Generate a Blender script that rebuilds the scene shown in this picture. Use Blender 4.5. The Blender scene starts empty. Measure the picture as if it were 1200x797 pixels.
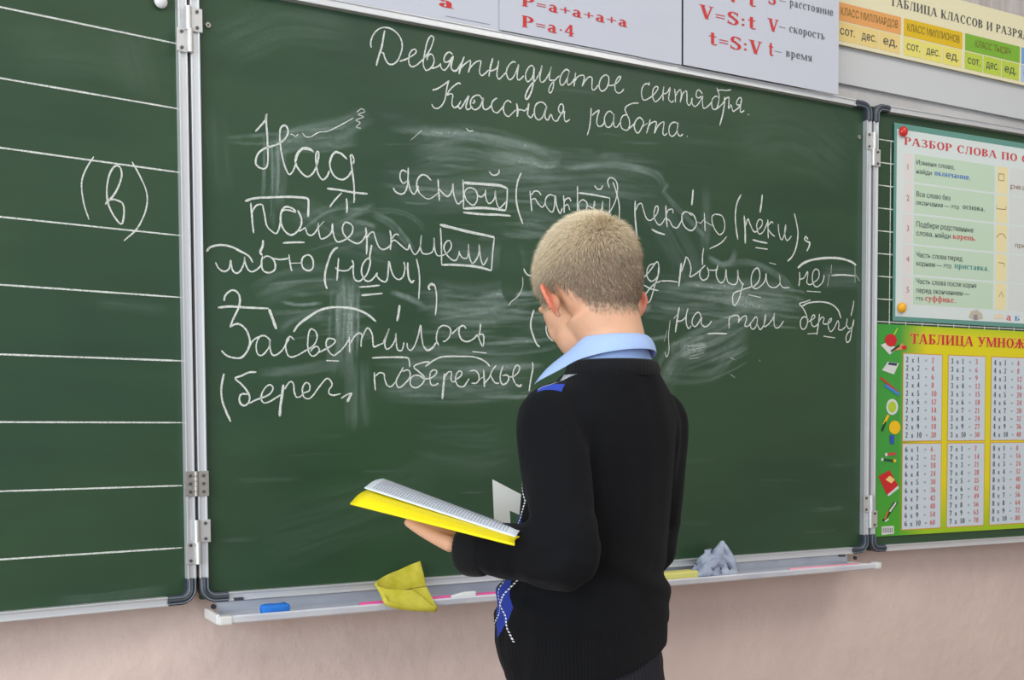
import bpy, bmesh, math, random
from mathutils import Vector, Matrix, noise
import numpy as np
random.seed(7)
S = bpy.context.scene
COL = S.collection
# ---------------------------------------------------------------- camera
FOC, PX, PY = 1307.0, 600.0, 566.0
CAM = Vector((-0.43101508, -1.85248479, 1.11751458))
RB = Matrix(((0.87678273, 0.02476669, -0.48024854),
             (-0.48085902, 0.03443222, -0.87612158),
             (-0.0051626, 0.99910011, 0.04209886)))
cd = bpy.data.cameras.new('camera'); cam = bpy.data.objects.new('camera', cd); COL.objects.link(cam)
cam.matrix_world = Matrix.Translation(CAM) @ RB.to_4x4()
cd.sensor_width = 36.0; cd.lens = FOC / 1200 * 36; cd.shift_y = (PY - 398.5) / 1200
cd.clip_start = 0.02
S.camera = cam
# ---------------------------------------------------------------- world, lights, exposure
W = bpy.data.worlds.new('world'); S.world = W; W.use_nodes = True
W.node_tree.nodes['Background'].inputs[0].default_value = (0.80, 0.88, 1.0, 1)
W.node_tree.nodes['Background'].inputs[1].default_value = 0.85
def area(name, loc, target, sx, sy, power, col):
    l = bpy.data.lights.new(name, 'AREA'); l.shape = 'RECTANGLE'; l.size = sx; l.size_y = sy
    l.energy = power; l.color = col
    o = bpy.data.objects.new(name, l); COL.objects.link(o); o.location = loc
    d = Vector(target) - Vector(loc); o.rotation_euler = d.to_track_quat('-Z', 'Y').to_euler()
    return o
area('window_daylight', (-3.2, -2.3, 1.45), (0.3, -0.2, 1.0), 3.6, 1.9, 125, (0.86, 0.93, 1.0))
area('ceiling_lamp_light', (-0.6, -2.2, 2.95), (-0.2, -1.2, 0.0), 1.6, 1.2, 26, (1.0, 0.96, 0.90))
area('second_ceiling_lamp_light', (1.9, -1.7, 2.95), (1.7, -1.3, 0.0), 1.6, 1.2, 24, (1.0, 0.95, 0.88))
S.view_settings.view_transform = 'Standard'; S.view_settings.look = 'None'
S.view_settings.gamma = 1.0; S.view_settings.exposure = 0.0
S.view_settings.use_curve_mapping = False
# ---------------------------------------------------------------- helpers
class Q:                                  # small expression wrapper over math nodes
    def __init__(s, nt, sock): s.nt = nt; s.s = sock
    def _m(s, op, b=None, c=None, cl=False):
        n = s.nt.nodes.new('ShaderNodeMath'); n.operation = op; n.use_clamp = cl
        for i, v in enumerate((s, b, c)):
            if v is None: continue
            if isinstance(v, Q): s.nt.links.new(v.s, n.inputs[i])
            else: n.inputs[i].default_value = v
        return Q(s.nt, n.outputs[0])
    def __add__(s, o): return s._m('ADD', o)
    def __sub__(s, o): return s._m('SUBTRACT', o)
    def __mul__(s, o): return s._m('MULTIPLY', o)
    def __truediv__(s, o): return s._m('DIVIDE', o)
    def abs(s): return s._m('ABSOLUTE')
    def gt(s, o): return s._m('GREATER_THAN', o)
    def lt(s, o): return s._m('LESS_THAN', o)
    def fract(s): return s._m('FRACT')
    def mx(s, o): return s._m('MAXIMUM', o)
    def mn(s, o): return s._m('MINIMUM', o)
    def clamp(s): return s._m('ADD', 0.0, None, True)
    def sin(s): return s._m('SINE')
    def pw(s, o): return s._m('POWER', o)
def ramp(q, a, b): return ((q - a) * (1.0 / (b - a))).clamp()
class Mat:
    def __init__(s, name, col=(.5, .5, .5), rough=.5, metal=0.0, spec=0.5, **kw):
        s.m = bpy.data.materials.new(name); s.m.use_nodes = True; s.nt = s.m.node_tree
        s.b = s.nt.nodes['Principled BSDF']; s.i = s.b.inputs
        s.i['Base Color'].default_value = (*col, 1); s.i['Roughness'].default_value = rough
        s.i['Metallic'].default_value = metal; s.i['Specular IOR Level'].default_value = spec
        for k, v in kw.items(): s.i[k.replace('_', ' ')].default_value = v
        s.m.diffuse_color = (*col, 1)
    def co(s, kind='Object'):
        n = s.nt.nodes.new('ShaderNodeTexCoord'); return n.outputs[kind]
    def xyz(s, v):
        n = s.nt.nodes.new('ShaderNodeSeparateXYZ'); s.nt.links.new(v, n.inputs[0]); return [Q(s.nt, o) for o in n.outputs]
    def vec(s, *q):
        n = s.nt.nodes.new('ShaderNodeCombineXYZ')
        for k, v in enumerate(q):
            if isinstance(v, Q): s.nt.links.new(v.s, n.inputs[k])
            else: n.inputs[k].default_value = v
        return n.outputs[0]
    def noise(s, v, scale, detail=2, rough=.5):
        n = s.nt.nodes.new('ShaderNodeTexNoise'); s.nt.links.new(v, n.inputs['Vector'])
        n.inputs['Scale'].default_value = scale; n.inputs['Detail'].default_value = detail; n.inputs['Roughness'].default_value = rough
        return Q(s.nt, n.outputs['Fac'])
    def scale(s, v, k):
        n = s.nt.nodes.new('ShaderNodeVectorMath'); n.operation = 'MULTIPLY'; s.nt.links.new(v, n.inputs[0]); n.inputs[1].default_value = k
        return n.outputs[0]
    def mix(s, f, a, b):
        n = s.nt.nodes.new('ShaderNodeMix'); n.data_type = 'RGBA'
        if isinstance(f, Q): s.nt.links.new(f.s, n.inputs[0])
        else: n.inputs[0].default_value = f
        for k, c in ((6, a), (7, b)):
            if isinstance(c, tuple): n.inputs[k].default_value = (*c[:3], 1)
            else: s.nt.links.new(c, n.inputs[k])
        return n.outputs[2]
    def color(s, c): s.nt.links.new(c, s.i['Base Color'])
    def link(s, q, name): s.nt.links.new(q.s, s.i[name])
    def bump(s, q, strength=.3, dist=.001):
        n = s.nt.nodes.new('ShaderNodeBump'); n.inputs['Strength'].default_value = strength; n.inputs['Distance'].default_value = dist
        s.nt.links.new(q.s, n.inputs['Height']); s.nt.links.new(n.outputs[0], s.i['Normal'])
        return s
    def attr(s, name):
        n = s.nt.nodes.new('ShaderNodeAttribute'); n.attribute_name = name; return n
def srgb(r, g, b): return tuple(((c / 255) / 12.92 if c / 255 <= .04045 else ((c / 255 + .055) / 1.055) ** 2.4) for c in (r, g, b))
def link(o, parent=None):
    COL.objects.link(o)
    if parent is not None: o.parent = parent
    return o
def mesh(name, verts, faces, mat, parent=None, smooth=False, uvs=None):
    me = bpy.data.meshes.new(name); me.from_pydata([tuple(v) for v in verts], [], faces)
    o = bpy.data.objects.new(name, me)
    if mat is not None: me.materials.append(mat.m if isinstance(mat, Mat) else mat)
    if smooth: me.polygons.foreach_set('use_smooth', [True] * len(me.polygons))
    me.update()
    return link(o, parent)
def bmobj(name, bm, mat, parent=None, smooth=False):
    me = bpy.data.meshes.new(name); bm.normal_update(); bm.to_mesh(me); bm.free()
    for m in (mat if isinstance(mat, (list, tuple)) else [mat]): me.materials.append(m.m)
    if smooth: me.polygons.foreach_set('use_smooth', [True] * len(me.polygons))
    o = bpy.data.objects.new(name, me); return link(o, parent)
def thing(name, label, cat, loc=(0, 0, 0), rotz=0, group=None):
    o = bpy.data.objects.new(name, None); COL.objects.link(o); o.location = loc; o.rotation_euler = (0, 0, rotz)
    o.empty_display_size = .05
    return tag(o, label, cat, group)
def tag(o, label, cat, group=None):
    o['label'] = label; o['category'] = cat
    if group: o['group'] = group
    return o
def struct(o): o['kind'] = 'structure'; return o
def add_box(bm, x0, x1, y0, y1, z0, z1, M=None, bev=0):
    r = bmesh.ops.create_cube(bm, size=1.0)
    T = Matrix.Translation(((x0 + x1) / 2, (y0 + y1) / 2, (z0 + z1) / 2)) @ Matrix.Diagonal((x1 - x0, y1 - y0, z1 - z0, 1))
    bmesh.ops.transform(bm, matrix=(M @ T) if M is not None else T, verts=r['verts'])
    if bev:
        ed = list({e for v in r['verts'] for e in v.link_edges})
        bmesh.ops.bevel(bm, geom=ed, offset=bev, segments=2, affect='EDGES', profile=.6)
def add_cyl(bm, p, axis, r, h, seg=20, M=None, r2=None):
    q = Vector(axis).to_track_quat('Z', 'Y').to_matrix().to_4x4()
    T = Matrix.Translation(p) @ q
    bmesh.ops.create_cone(bm, cap_ends=True, segments=seg, radius1=r, radius2=r if r2 is None else r2, depth=h, matrix=(M @ T) if M is not None else T)
def catmull(pts, n=6):
    pts = [Vector(p) for p in pts]
    if len(pts) < 3: return pts
    P = [pts[0] * 2 - pts[1]] + pts + [pts[-1] * 2 - pts[-2]]
    out = []
    for i in range(1, len(P) - 2):
        a, b, c, d = P[i - 1:i + 3]
        for k in range(n):
            t = k / n
            out.append(.5 * ((2 * b) + (c - a) * t + (2 * a - 5 * b + 4 * c - d) * t * t + (3 * b - a - 3 * c + d) * t ** 3))
    out.append(pts[-1]); return out
def tube(bm, pts, rad, seg=12, flat=None, up=None, cap=True):
    """swept tube through pts with radius per point; flat = (a,b) multipliers along up / side"""
    pts = [Vector(p) for p in pts]; n = len(pts)
    rings = []; prev = Vector(up) if up is not None else None
    for i, p in enumerate(pts):
        t = (pts[min(i + 1, n - 1)] - pts[max(i - 1, 0)]).normalized()
        if prev is None: prev = Vector((0, 0, 1)) if abs(t.z) < .9 else Vector((0, 1, 0))
        u = (prev - t * prev.dot(t)).normalized(); v = t.cross(u); prev = u
        r = rad[i] if hasattr(rad, '__len__') else rad
        fa, fb = flat if flat else (1, 1)
        rings.append([bm.verts.new(p + u * math.cos(a) * r * fa + v * math.sin(a) * r * fb) for a in [2 * math.pi * k / seg for k in range(seg)]])
    for a, b in zip(rings, rings[1:]):
        for k in range(seg): bm.faces.new((a[k], a[(k + 1) % seg], b[(k + 1) % seg], b[k]))
    if cap:
        bm.faces.new(rings[0][::-1]); bm.faces.new(rings[-1])
    return rings
def ell(bm, c, r, M=None, u=24, v=16):
    T = Matrix.Translation(c) @ Matrix.Diagonal((*r, 1))
    bmesh.ops.create_uvsphere(bm, u_segments=u, v_segments=v, radius=1, matrix=(M @ T) if M is not None else T)
def fbm(p, s, o=3):
    return noise.fractal(Vector(p) * s, 1.0, 2.0, o)
def remesh(bm, voxel, smooth=3, fac=.5):
    me = bpy.data.meshes.new('t'); bmesh.ops.recalc_face_normals(bm, faces=bm.faces); bm.to_mesh(me); bm.free()
    o = bpy.data.objects.new('t', me); COL.objects.link(o)
    r = o.modifiers.new('r', 'REMESH'); r.mode = 'VOXEL'; r.voxel_size = voxel
    if smooth: s = o.modifiers.new('s', 'SMOOTH'); s.factor = fac; s.iterations = smooth
    dg = bpy.context.evaluated_depsgraph_get(); dg.update()
    out = bpy.data.meshes.new_from_object(o.evaluated_get(dg)); bpy.data.objects.remove(o); bpy.data.meshes.remove(me)
    return out
def finish(name, me, mats, parent=None):
    me.materials.clear()
    for m in (mats if isinstance(mats, list) else [mats]): me.materials.append(m.m)
    me.polygons.foreach_set('use_smooth', [True] * len(me.polygons)); me.name = name
    return link(bpy.data.objects.new(name, me), parent)
# ---- planes that stand in the room: s runs along the plane, z is height
class Plane:
    def __init__(s, x0, y0, ang=0.0):
        s.o = Vector((x0, y0, 0)); s.d = Vector((math.cos(ang), math.sin(ang), 0)); s.n = Vector((math.sin(ang), -math.cos(ang), 0)); s.ang = ang
    def sz(s, u, v):                      # survey: sight line of a picture point met with this plane
        d = RB @ Vector(((u - PX) / FOC, -(v - PY) / FOC, -1))
        t = (s.o - CAM).dot(s.n) / d.dot(s.n); p = CAM + d * t
        return (p - s.o).dot(s.d), p.z
    def pt(s, a, z, off=0.0): return s.o + s.d * a + s.n * off + Vector((0, 0, z))
    def M(s): return Matrix.Translation(s.o) @ Matrix.Rotation(s.ang, 4, 'Z')
    # local frame: x = along, y = -off (into wall positive), z up
YB = -0.04
PB = Plane(0, YB); PL = Plane(-0.020, YB, math.radians(7.6)); PR = Plane(1.470, YB, math.radians(-2.4)); PW = Plane(0, -0.006)
Z0, Z1 = 0.852, 1.848                     # outer heights of the board
FR = 0.0145                               # width of the aluminium rail
# ---------------------------------------------------------------- materials
def chalk_mat():
    m = Mat('chalk', (.86, .90, .85), .95, spec=.1)
    n = m.noise(m.co(), 900, 2, .6)
    m.link(ramp(n, .33, .53) * .80 + .06, 'Alpha'); return m
CHALK = chalk_mat()
def smear_mat():
    m = Mat('chalk_dust_film', (.62, .72, .68), .95, spec=.1)
    uv = m.xyz(m.co('UV')); st = m.noise(m.vec(uv[0] * 1.3, uv[1] * 2.2, 0), 4.0, 5, .75)
    at = m.attr('film'); a = Q(m.nt, at.outputs['Fac'])
    br = m.noise(m.vec(uv[0] * 10.0, uv[1] * 2.0, 3.0), 1.0, 3)
    m.link(a * (ramp(st, .38, .68) * .85 + .15) * (ramp(br, .3, .65) * .75 + .25), 'Alpha'); return m
SMEAR = smear_mat()
def board_mat():
    m = Mat('green_board_enamel', (.05, .09, .06), .38, spec=.38)
    c = m.co(); p = m.xyz(c)
    n = m.noise(m.vec(p[0] * 1.2, 0, p[2] * 5.0), 3.0, 5, .6); n2 = m.noise(c, 2.2, 3)
    c1 = m.mix(ramp(n, .35, .75), srgb(36, 62, 43), srgb(44, 73, 50))
    m.color(m.mix(ramp(n2, .35, .7) * .45, c1, srgb(54, 82, 48)))
    m.link(ramp(n, .2, .8) * .15 + .36, 'Roughness'); return m
BOARD = board_mat()
ALU = Mat('anodised_aluminium', (.66, .68, .69), .38, metal=.55, spec=.5)
_n = ALU.noise(ALU.scale(ALU.co(), (60, 60, 3)), 2.0, 3); ALU.link(_n * .25 + .27, 'Roughness')
ALU2 = Mat('hinge_metal', (.62, .62, .60), .42, metal=.7)
STEEL = Mat('worn_steel', (.40, .39, .36), .5, metal=.8)
_n = STEEL.noise(STEEL.co(), 300, 3); STEEL.color(STEEL.mix(_n, (.28, .26, .23), (.55, .54, .5)))
CAP = Mat('dark_plastic', (.035, .045, .06), .45)
SCREW = Mat('screw_dark', (.12, .12, .12), .4, metal=.6)
PAPER = Mat('white_paper', (.68, .70, .74), .6, spec=.3)
_n = PAPER.noise(PAPER.co(), 4, 3); PAPER.color(PAPER.mix(_n, (.50, .53, .60), (.56, .585, .65)))
def flat(name, r, g, b, rough=.55): return Mat(name, srgb(r, g, b), rough, spec=.35)
RED = flat('red_print', 198, 48, 46); INK = flat('dark_print', 70, 76, 80)
# ---------------------------------------------------------------- room
def wall_mat():
    m = Mat('painted_plaster', (.6, .5, .48), .55, spec=.3)
    c = m.co(); p = m.xyz(c)
    n = m.noise(c, 3.0, 4); n2 = m.noise(m.scale(c, (26, 1, 1.5)), 2.0, 3)
    pink = m.mix(ramp(n, .3, .7), srgb(210, 190, 181), srgb(218, 199, 188))
    white = m.mix(ramp(n, .35, .65), srgb(178, 176, 173), srgb(196, 194, 192))
    striped = m.mix(ramp(n2, .4, .6), srgb(172, 164, 160), srgb(190, 184, 182))
    up = m.mix(p[2].gt(2.04), white, striped)
    m.color(m.mix(p[2].gt(1.5), pink, up))
    b = m.noise(c, 38, 4, .55); b2 = m.noise(c, 9, 2); m.bump(b * .35 + b2, .5, .012); return m
WALL = wall_mat()
bm = bmesh.new(); add_box(bm, -3.4, 4.2, 0, .12, 0, 3.1)
struct(bmobj('wall_front', bm, WALL))
fm = Mat('brown_linoleum', srgb(150, 124, 100), .4); _n = fm.noise(fm.co(), 6, 4); fm.color(fm.mix(_n, srgb(146, 120, 96), srgb(166, 136, 110)))
bm = bmesh.new(); add_box(bm, -3.4, 4.2, -4.6, .12, -.05, 0); struct(bmobj('floor', bm, fm))
bm = bmesh.new(); add_box(bm, -3.4, 4.2, -4.6, .12, 3.1, 3.2); struct(bmobj('ceiling', bm, Mat('ceiling_whitewash', (.78, .78, .76), .8)))
bm = bmesh.new(); add_box(bm, 4.2, 4.32, -4.6, .12, 0, 3.1); struct(bmobj('wall_right', bm, WALL))
bm = bmesh.new(); add_box(bm, -3.4, 4.2, -.018, 0, 0, .07, bev=.004); struct(bmobj('baseboard_front', bm, Mat('brown_paint', srgb(105, 70, 50), .4)))
# ---------------------------------------------------------------- blackboard
board = thing('blackboard', 'green three-panel school blackboard in aluminium frame covered with white handwriting', 'blackboard', (0, YB, 0))
board.location = (0, 0, 0)
def rail(M, s0, s1, z0, z1, parent, horiz):
    bm = bmesh.new()
    add_box(bm, s0, s1, -.010, .016, z0, z1, M, bev=.0016)
    # raised bead along the inner and outer edge of the extrusion
    if horiz:
        add_box(bm, s0, s1, -.013, -.008, z0, z0 + .0028, M, bev=.0008); add_box(bm, s0, s1, -.0125, -.008, z1 - .0028, z1, M, bev=.0008)
    else:
        add_box(bm, s0, s0 + .0028, -.013, -.008, z0, z1, M, bev=.0008); add_box(bm, s1 - .0028, s1, -.0125, -.008, z0, z1, M, bev=.0008)
    return bmobj('frame_rail', bm, ALU, parent)
def corner_cap(M, s, z, sx, sz, parent):
    """quarter-bend plastic corner: sx, sz = direction towards the panel centre"""
    bm = bmesh.new(); R = .026; w = FR + .001
    prof = [(-.0145, 0), (-.0145, 1)]
    rings = []
    for k in range(9):
        a = k / 8 * math.pi / 2
        ro, ri = R, R - w
        c = Vector((s + sx * R, 0, z + sz * R)); d = Vector((-sx * math.cos(a), 0, -sz * math.sin(a)))
        rings.append([M @ (c + d * ro + Vector((0, -.012, 0))), M @ (c + d * (ro - w * .5) + Vector((0, -.0165, 0))), M @ (c + d * ri + Vector((0, -.012, 0))), M @ (c + d * ri + Vector((0, .017, 0))), M @ (c + d * ro + Vector((0, .017, 0)))])
    # straight ends
    d0 = Vector((0, 0, sz * .014)); d1 = Vector((sx * .020, 0, 0)); R3 = M.to_3x3()
    rings = [[p + R3 @ d0 for p in rings[0]]] + rings + [[p + R3 @ d1 for p in rings[-1]]]
    vs = [[bm.verts.new(p) for p in r] for r in rings]
    for a, b in zip(vs, vs[1:]):
        for k in range(5): bm.faces.new((a[k], a[(k + 1) % 5], b[(k + 1) % 5], b[k]))
    bm.faces.new(vs[0][::-1]); bm.faces.new(vs[-1])
    bmesh.ops.recalc_face_normals(bm, faces=bm.faces)
    o = bmobj('corner_cap', bm, CAP, parent)
    # ridges moulded along the bend
    bm = bmesh.new()
    for f in (.2, .8):
        pts = []
        c = Vector((s + sx * R, 0, z + sz * R))
        for k in range(9):
            a = k / 8 * math.pi / 2; pts.append(M @ (c + Vector((-sx * math.cos(a), 0, -sz * math.sin(a))) * (R - w * f) + Vector((0, -.0148, 0))))
        pts = [pts[0] + R3 @ d0] + pts + [pts[-1] + R3 @ d1]
        tube(bm, pts, .0011, 6)
    me = bpy.data.meshes.new('ridge'); bm.to_mesh(me); bm.free()
    o.data.materials.append(RIDGE.m); me.materials.append(CAP.m)
    b2 = bmesh.new(); b2.from_mesh(o.data); n0 = len(b2.faces); b2.from_mesh(me); b2.faces.ensure_lookup_table()
    for f in b2.faces[n0:]: f.material_index = 1
    b2.to_mesh(o.data); b2.free(); return o
RIDGE = Mat('ridge_plastic', (.16, .19, .23), .35)
def panel(pl, s0, s1, label):
    M = pl.M()
    bm = bmesh.new(); add_box(bm, s0 + .004, s1 - .004, 0, .014, Z0 + .004, Z1 - .004, M)
    p = bmobj('board_panel', bm, BOARD, board); p['label'] = label
    k = .040
    rail(M, s0 + k + .006, s1 - k - .006, Z1 - FR, Z1, p, True); rail(M, s0 + k + .006, s1 - k - .006, Z0, Z0 + FR, p, True)
    rail(M, s0, s0 + FR, Z0 + k, Z1 - k, p, False); rail(M, s1 - FR, s1, Z0 + k, Z1 - k, p, False)
    for s, sx in ((s0, 1), (s1, -1)):
        for z, sz in ((Z0, 1), (Z1, -1)): corner_cap(M, s, z, sx, sz, p)
    return p
centre = panel(PB, -.0155, 1.4655, 'wide middle panel with handwriting')
lwing = panel(PL, -.765, -.002, 'left wing ruled with chalk lines')
rwing = panel(PR, .002, .765, 'right wing ruled in chalk squares')
def ring_screw(pl, u, v):
    s, z = pl.sz(u, v); bm = bmesh.new(); M = pl.M()
    add_cyl(bm, (s, -.0015, z), (0, 1, 0), .0042, .004, 20, M); o = bmobj('panel_screw', bm, STEEL, centre)
    bm = bmesh.new(); add_cyl(bm, (s, -.004, z), (0, 1, 0), .0016, .002, 10, M)
    me = o.data; me.materials.append(SCREW.m); b2 = bmesh.new(); b2.from_mesh(me); t = bpy.data.meshes.new('t'); bm.to_mesh(t); n0 = len(b2.faces); b2.from_mesh(t); b2.faces.ensure_lookup_table()
    for f in b2.faces[n0:]: f.material_index = 1
    b2.to_mesh(me); b2.free(); bm.free()
ring_screw(PB, 243.5, 30); ring_screw(PB, 1006, 161)
def screw(M, x, y, z, parent):
    bm = bmesh.new(); add_cyl(bm, (x, y, z), (0, 1, 0), .0026, .0022, 12, M); add_box(bm, x - .0016, x + .0016, y - .0014, y, z - .0004, z + .0004, M)
    bmobj('screw', bm, SCREW, parent)
def stagger_hinge(pa, sa, pb, sb, xk, zt, h, first_right):
    """two plates, one above the other, each with its share of the knuckle"""
    for right, z1 in ((first_right, zt), (not first_right, zt - h * .47)):
        pl, s = (pb, sb) if right else (pa, sa); M = pl.M(); z0 = z1 - h * .5
        bm = bmesh.new()
        if right: add_box(bm, s - .006, s + FR + .004, -.0145, -.0105, z0, z1, M, bev=.0008)
        else: add_box(bm, s - FR - .003, s + .006, -.0145, -.0105, z0, z1, M, bev=.0008)
        add_cyl(bm, (xk + (-.001 if right else .001), YB - .0165, (z0 + z1) / 2), (0, 0, 1), .0052, z1 - z0, 18)
        o = bmobj('hinge_plate', bm, ALU2, board)
        for f in (.16, .84): screw(M, (s + .010) if right else (s - .010), -.0155, z0 + (z1 - z0) * f, o)
zt = lambda v: PB.sz(221, v)[1]
stagger_hinge(PL, -.002, PB, -.0155, -.0185, zt(12), zt(12) - zt(67), True)
stagger_hinge(PL, -.002, PB, -.0155, -.0185, zt(609), zt(609) - zt(662), True)
zr = lambda v: PB.sz(1016, v)[1]
stagger_hinge(PB, 1.4655, PR, .002, 1.468, zr(157), zr(157) - zr(197), False)
stagger_hinge(PB, 1.4655, PR, .002, 1.468, zr(580), zr(580) - zr(619), False)
# butt hinge
za, zb = zt(581.5), zt(552)
bm = bmesh.new()
for s0, s1, pl in ((-.018, -.0015, PL), (-.0165, .0015, PB)): add_box(bm, s0, s1, -.0135, -.0105, za, zb, pl.M(), bev=.0006)
bt = bmobj('butt_hinge', bm, STEEL, board); bt['label'] = 'small tarnished steel hinge'
bm = bmesh.new()
for k in range(5): add_cyl(bm, (-.0185, YB - .014, za + (zb - za) * (k + .5) / 5), (0, 0, 1), .0034, (zb - za) / 5 - .0008, 14)
bmobj('knuckle', bm, STEEL, bt)
for f in (.18, .5, .82):
    screw(PL.M(), -.010, -.0142, za + (zb - za) * f, bt); screw(PB.M(), -.007, -.0142, za + (zb - za) * f, bt)
# chalk tray
TX0, TX1 = -.004, 1.432
bm = bmesh.new()
prof = [(-.030, .848), (-.030, .833), (-.034, .830), (-.108, .828), (-.112, .830), (-.113, .8365), (-.1155, .8380), (-.1175, .8355), (-.1165, .8270), (-.113, .8245), (-.030, .8265), (-.026, .830), (-.026, .848)]
r = [[bm.verts.new((x, y, z)) for y, z in prof] for x in (TX0 + .02, TX1 - .008)]
for k in range(len(prof)): bm.faces.new((r[0][k], r[0][(k + 1) % 13], r[1][(k + 1) % 13], r[1][k]))
bm.faces.new(r[0]); bm.faces.new(r[1][::-1]); bmesh.ops.recalc_face_normals(bm, faces=bm.faces)
tm = Mat('tray_metal', srgb(172, 178, 190), .42, metal=.15); _n = tm.noise(tm.scale(tm.co(), (1, 3, 3)), 9, 4)
tm.color(tm.mix(ramp(_n, .35, .75), srgb(196, 201, 212), srgb(226, 229, 232)))
tray = bmobj('chalk_tray', bm, tm, board)
WP = Mat('white_plastic', (.70, .71, .69), .4)
bm = bmesh.new(); add_box(bm, TX0 + .002, TX0 + .024, -.1185, -.100, .8240, .8385, bev=.003); add_box(bm, TX0, TX0 + .006, -.110, -.028, .8240, .841, bev=.003); bmobj('tray_end_cap', bm, WP, tray)
bm = bmesh.new(); add_box(bm, TX1 - .012, TX1 + .004, -.1195, -.100, .8240, .8390, bev=.004); add_box(bm, TX1 - .010, TX1, -.108, -.028, .8240, .833, bev=.002); bmobj('tray_end_cap', bm, WP, tray)
for u, v in ((250, 711), (1002, 654)):
    s, z = Plane(0, -.031).sz(u, v); bm = bmesh.new(); add_cyl(bm, (s, -.031, z), (0, 1, 0), .0042, .004, 16); bmobj('bolt', bm, CAP, tray)
for u, v, w in ((279, 701.5, 11), (986, 651, 9)):
    s, z = Plane(0, -.05).sz(u, v); bm = bmesh.new(); add_box(bm, s - w * .0007, s + w * .0007, -.056, -.046, z - .0025, z + .002, bev=.0006); bmobj('tray_clip', bm, CAP, tray)
# ---------------------------------------------------------------- chalk writing
OFF = [.0008]
def strip(pl, pts, wid, taper=True):
    """flat ribbon of chalk lying on the board; pts in plane coordinates"""
    vs, fs = [], []; n = len(pts)
    for i, p in enumerate(pts):
        a, b = pts[max(i - 1, 0)], pts[min(i + 1, n - 1)]
        t = Vector((b[0] - a[0], b[1] - a[1])); t = t.normalized() if t.length > 1e-9 else Vector((1, 0))
        nn = Vector((-t.y, t.x)); w = wid * .5 * (1 + .28 * noise.noise(Vector((p[0] * 90, p[1] * 90, 1.7))))
        if taper and (i == 0 or i == n - 1): w *= .55
        vs.append((p[0] + nn.x * w, p[1] + nn.y * w)); vs.append((p[0] - nn.x * w, p[1] - nn.y * w))
    for i in range(n - 1): fs.append((2 * i, 2 * i + 1, 2 * i + 3, 2 * i + 2))
    return vs, fs
def chalk(pl, parent, ox, oy, sc, strokes, name='chalk_word'):
    items = []
    for st in strokes.split(';'):
        tok = st.split(); wid = .0025
        if not tok: continue
        if tok[0][0] == 'w': wid = float(tok[0][1:]) * .00092; tok = tok[1:]
        P = []
        for t in tok:
            x, y = t.split(','); P.append(Vector(pl.sz(ox + float(x) / sc, oy + float(y) / sc)))
        if len(P) > 2: P = catmull(P, 4)
        items.append((P, wid))
    groups = []                                   # strokes that touch or nearly touch make one word
    for it in items:
        hit = [g for g in groups if any((p - q).length < .016 for o in g for p in o[0] for q in it[0])]
        groups = [g for g in groups if not any(g is h for h in hit)] + [[x for h in hit for x in h] + [it]]
    for g in groups:
        V, F = [], []
        for P, wid in g:
            OFF[0] += .0000006
            vs, fs = strip(pl, P, wid); b = len(V)
            V += [pl.pt(a, z, OFF[0]) for a, z in vs]; F += [tuple(b + i for i in f) for f in fs]
        mesh(name, V, F, CHALK, parent)
K = 7.45
C_ = lambda ox, oy, s: chalk(PB, centre, ox, oy, K, s)
C_(425, 20, "75,268 68,235 80,180 110,130 150,100 200,92 260,110 310,155 338,210 343,270 325,335 300,385 265,412 230,412 205,385 190,350 180,315 165,318;w3.6 190,118 180,180 165,260 140,340 118,425;320,388 380,368 430,340 460,315 465,292 450,282 425,295 405,330 400,380 410,420 432,435 470,420 510,385 530,365;530,365 560,330 590,280 612,220 618,185 603,165 580,180 560,225 545,290 530,370 528,420 545,460 565,465 600,440 620,400 620,360 605,330 585,325 565,350 560,380;600,450 650,435 685,405;675,410 685,445 710,465 735,445 755,410 775,370 790,340;785,330 760,308 735,315 712,350 708,385 725,395 755,385 780,350;w3.4 790,340 775,400 770,440 790,470 820,465 845,430 870,390;w3.4 885,345 865,400 850,450 840,500;850,450 880,420 925,385 940,385 935,430 920,485;920,485 940,440 985,395 1025,382 1030,400 1020,450 1020,490 1040,512 1070,490 1100,460;w3.4 1135,360 1115,430 1100,522;1105,470 1140,465 1170,445 1180,418;1186,380 1178,440 1170,505 1180,535 1195,540 1225,510 1250,485;1335,400 1315,390 1285,410 1260,448 1253,490 1265,530 1285,548 1315,523 1340,473 1360,415 1355,453 1347,503 1350,543 1370,548 1405,513;1490,440 1475,423 1450,438 1425,480 1420,530 1437,565 1465,548 1485,513 1495,440;w3.2 1495,440 1493,493 1490,563 1477,633 1455,688 1433,718 1418,703 1427,663 1460,603 1515,543;1515,543 1545,483 1565,423 1555,473 1545,533 1555,568 1580,563 1610,523 1635,473 1645,433 1635,483 1627,533 1635,553 1665,553 1665,583 1660,623 1640,663 1623,651 1627,623 1650,578 1685,543 1715,513;1805,480 1780,458 1750,478 1725,523 1720,568 1735,598 1760,578 1785,533 1800,483 1787,533 1783,573 1795,593 1825,573 1850,533;1857,485 1850,543 1843,608;1850,563 1875,523 1915,508 1933,523 1925,568 1913,608;1915,603 1940,558 1975,523 2000,533 2000,573 2000,623 2010,638 2030,628 2055,593;2120,503 2145,523 2145,573 2125,623 2090,648 2065,623 2065,573 2085,528 2120,503;2145,598 2175,598 2215,578 2245,543 2250,521 2233,523 2210,558 2200,603 2205,643 2230,665 2260,653 2277,628")
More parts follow.
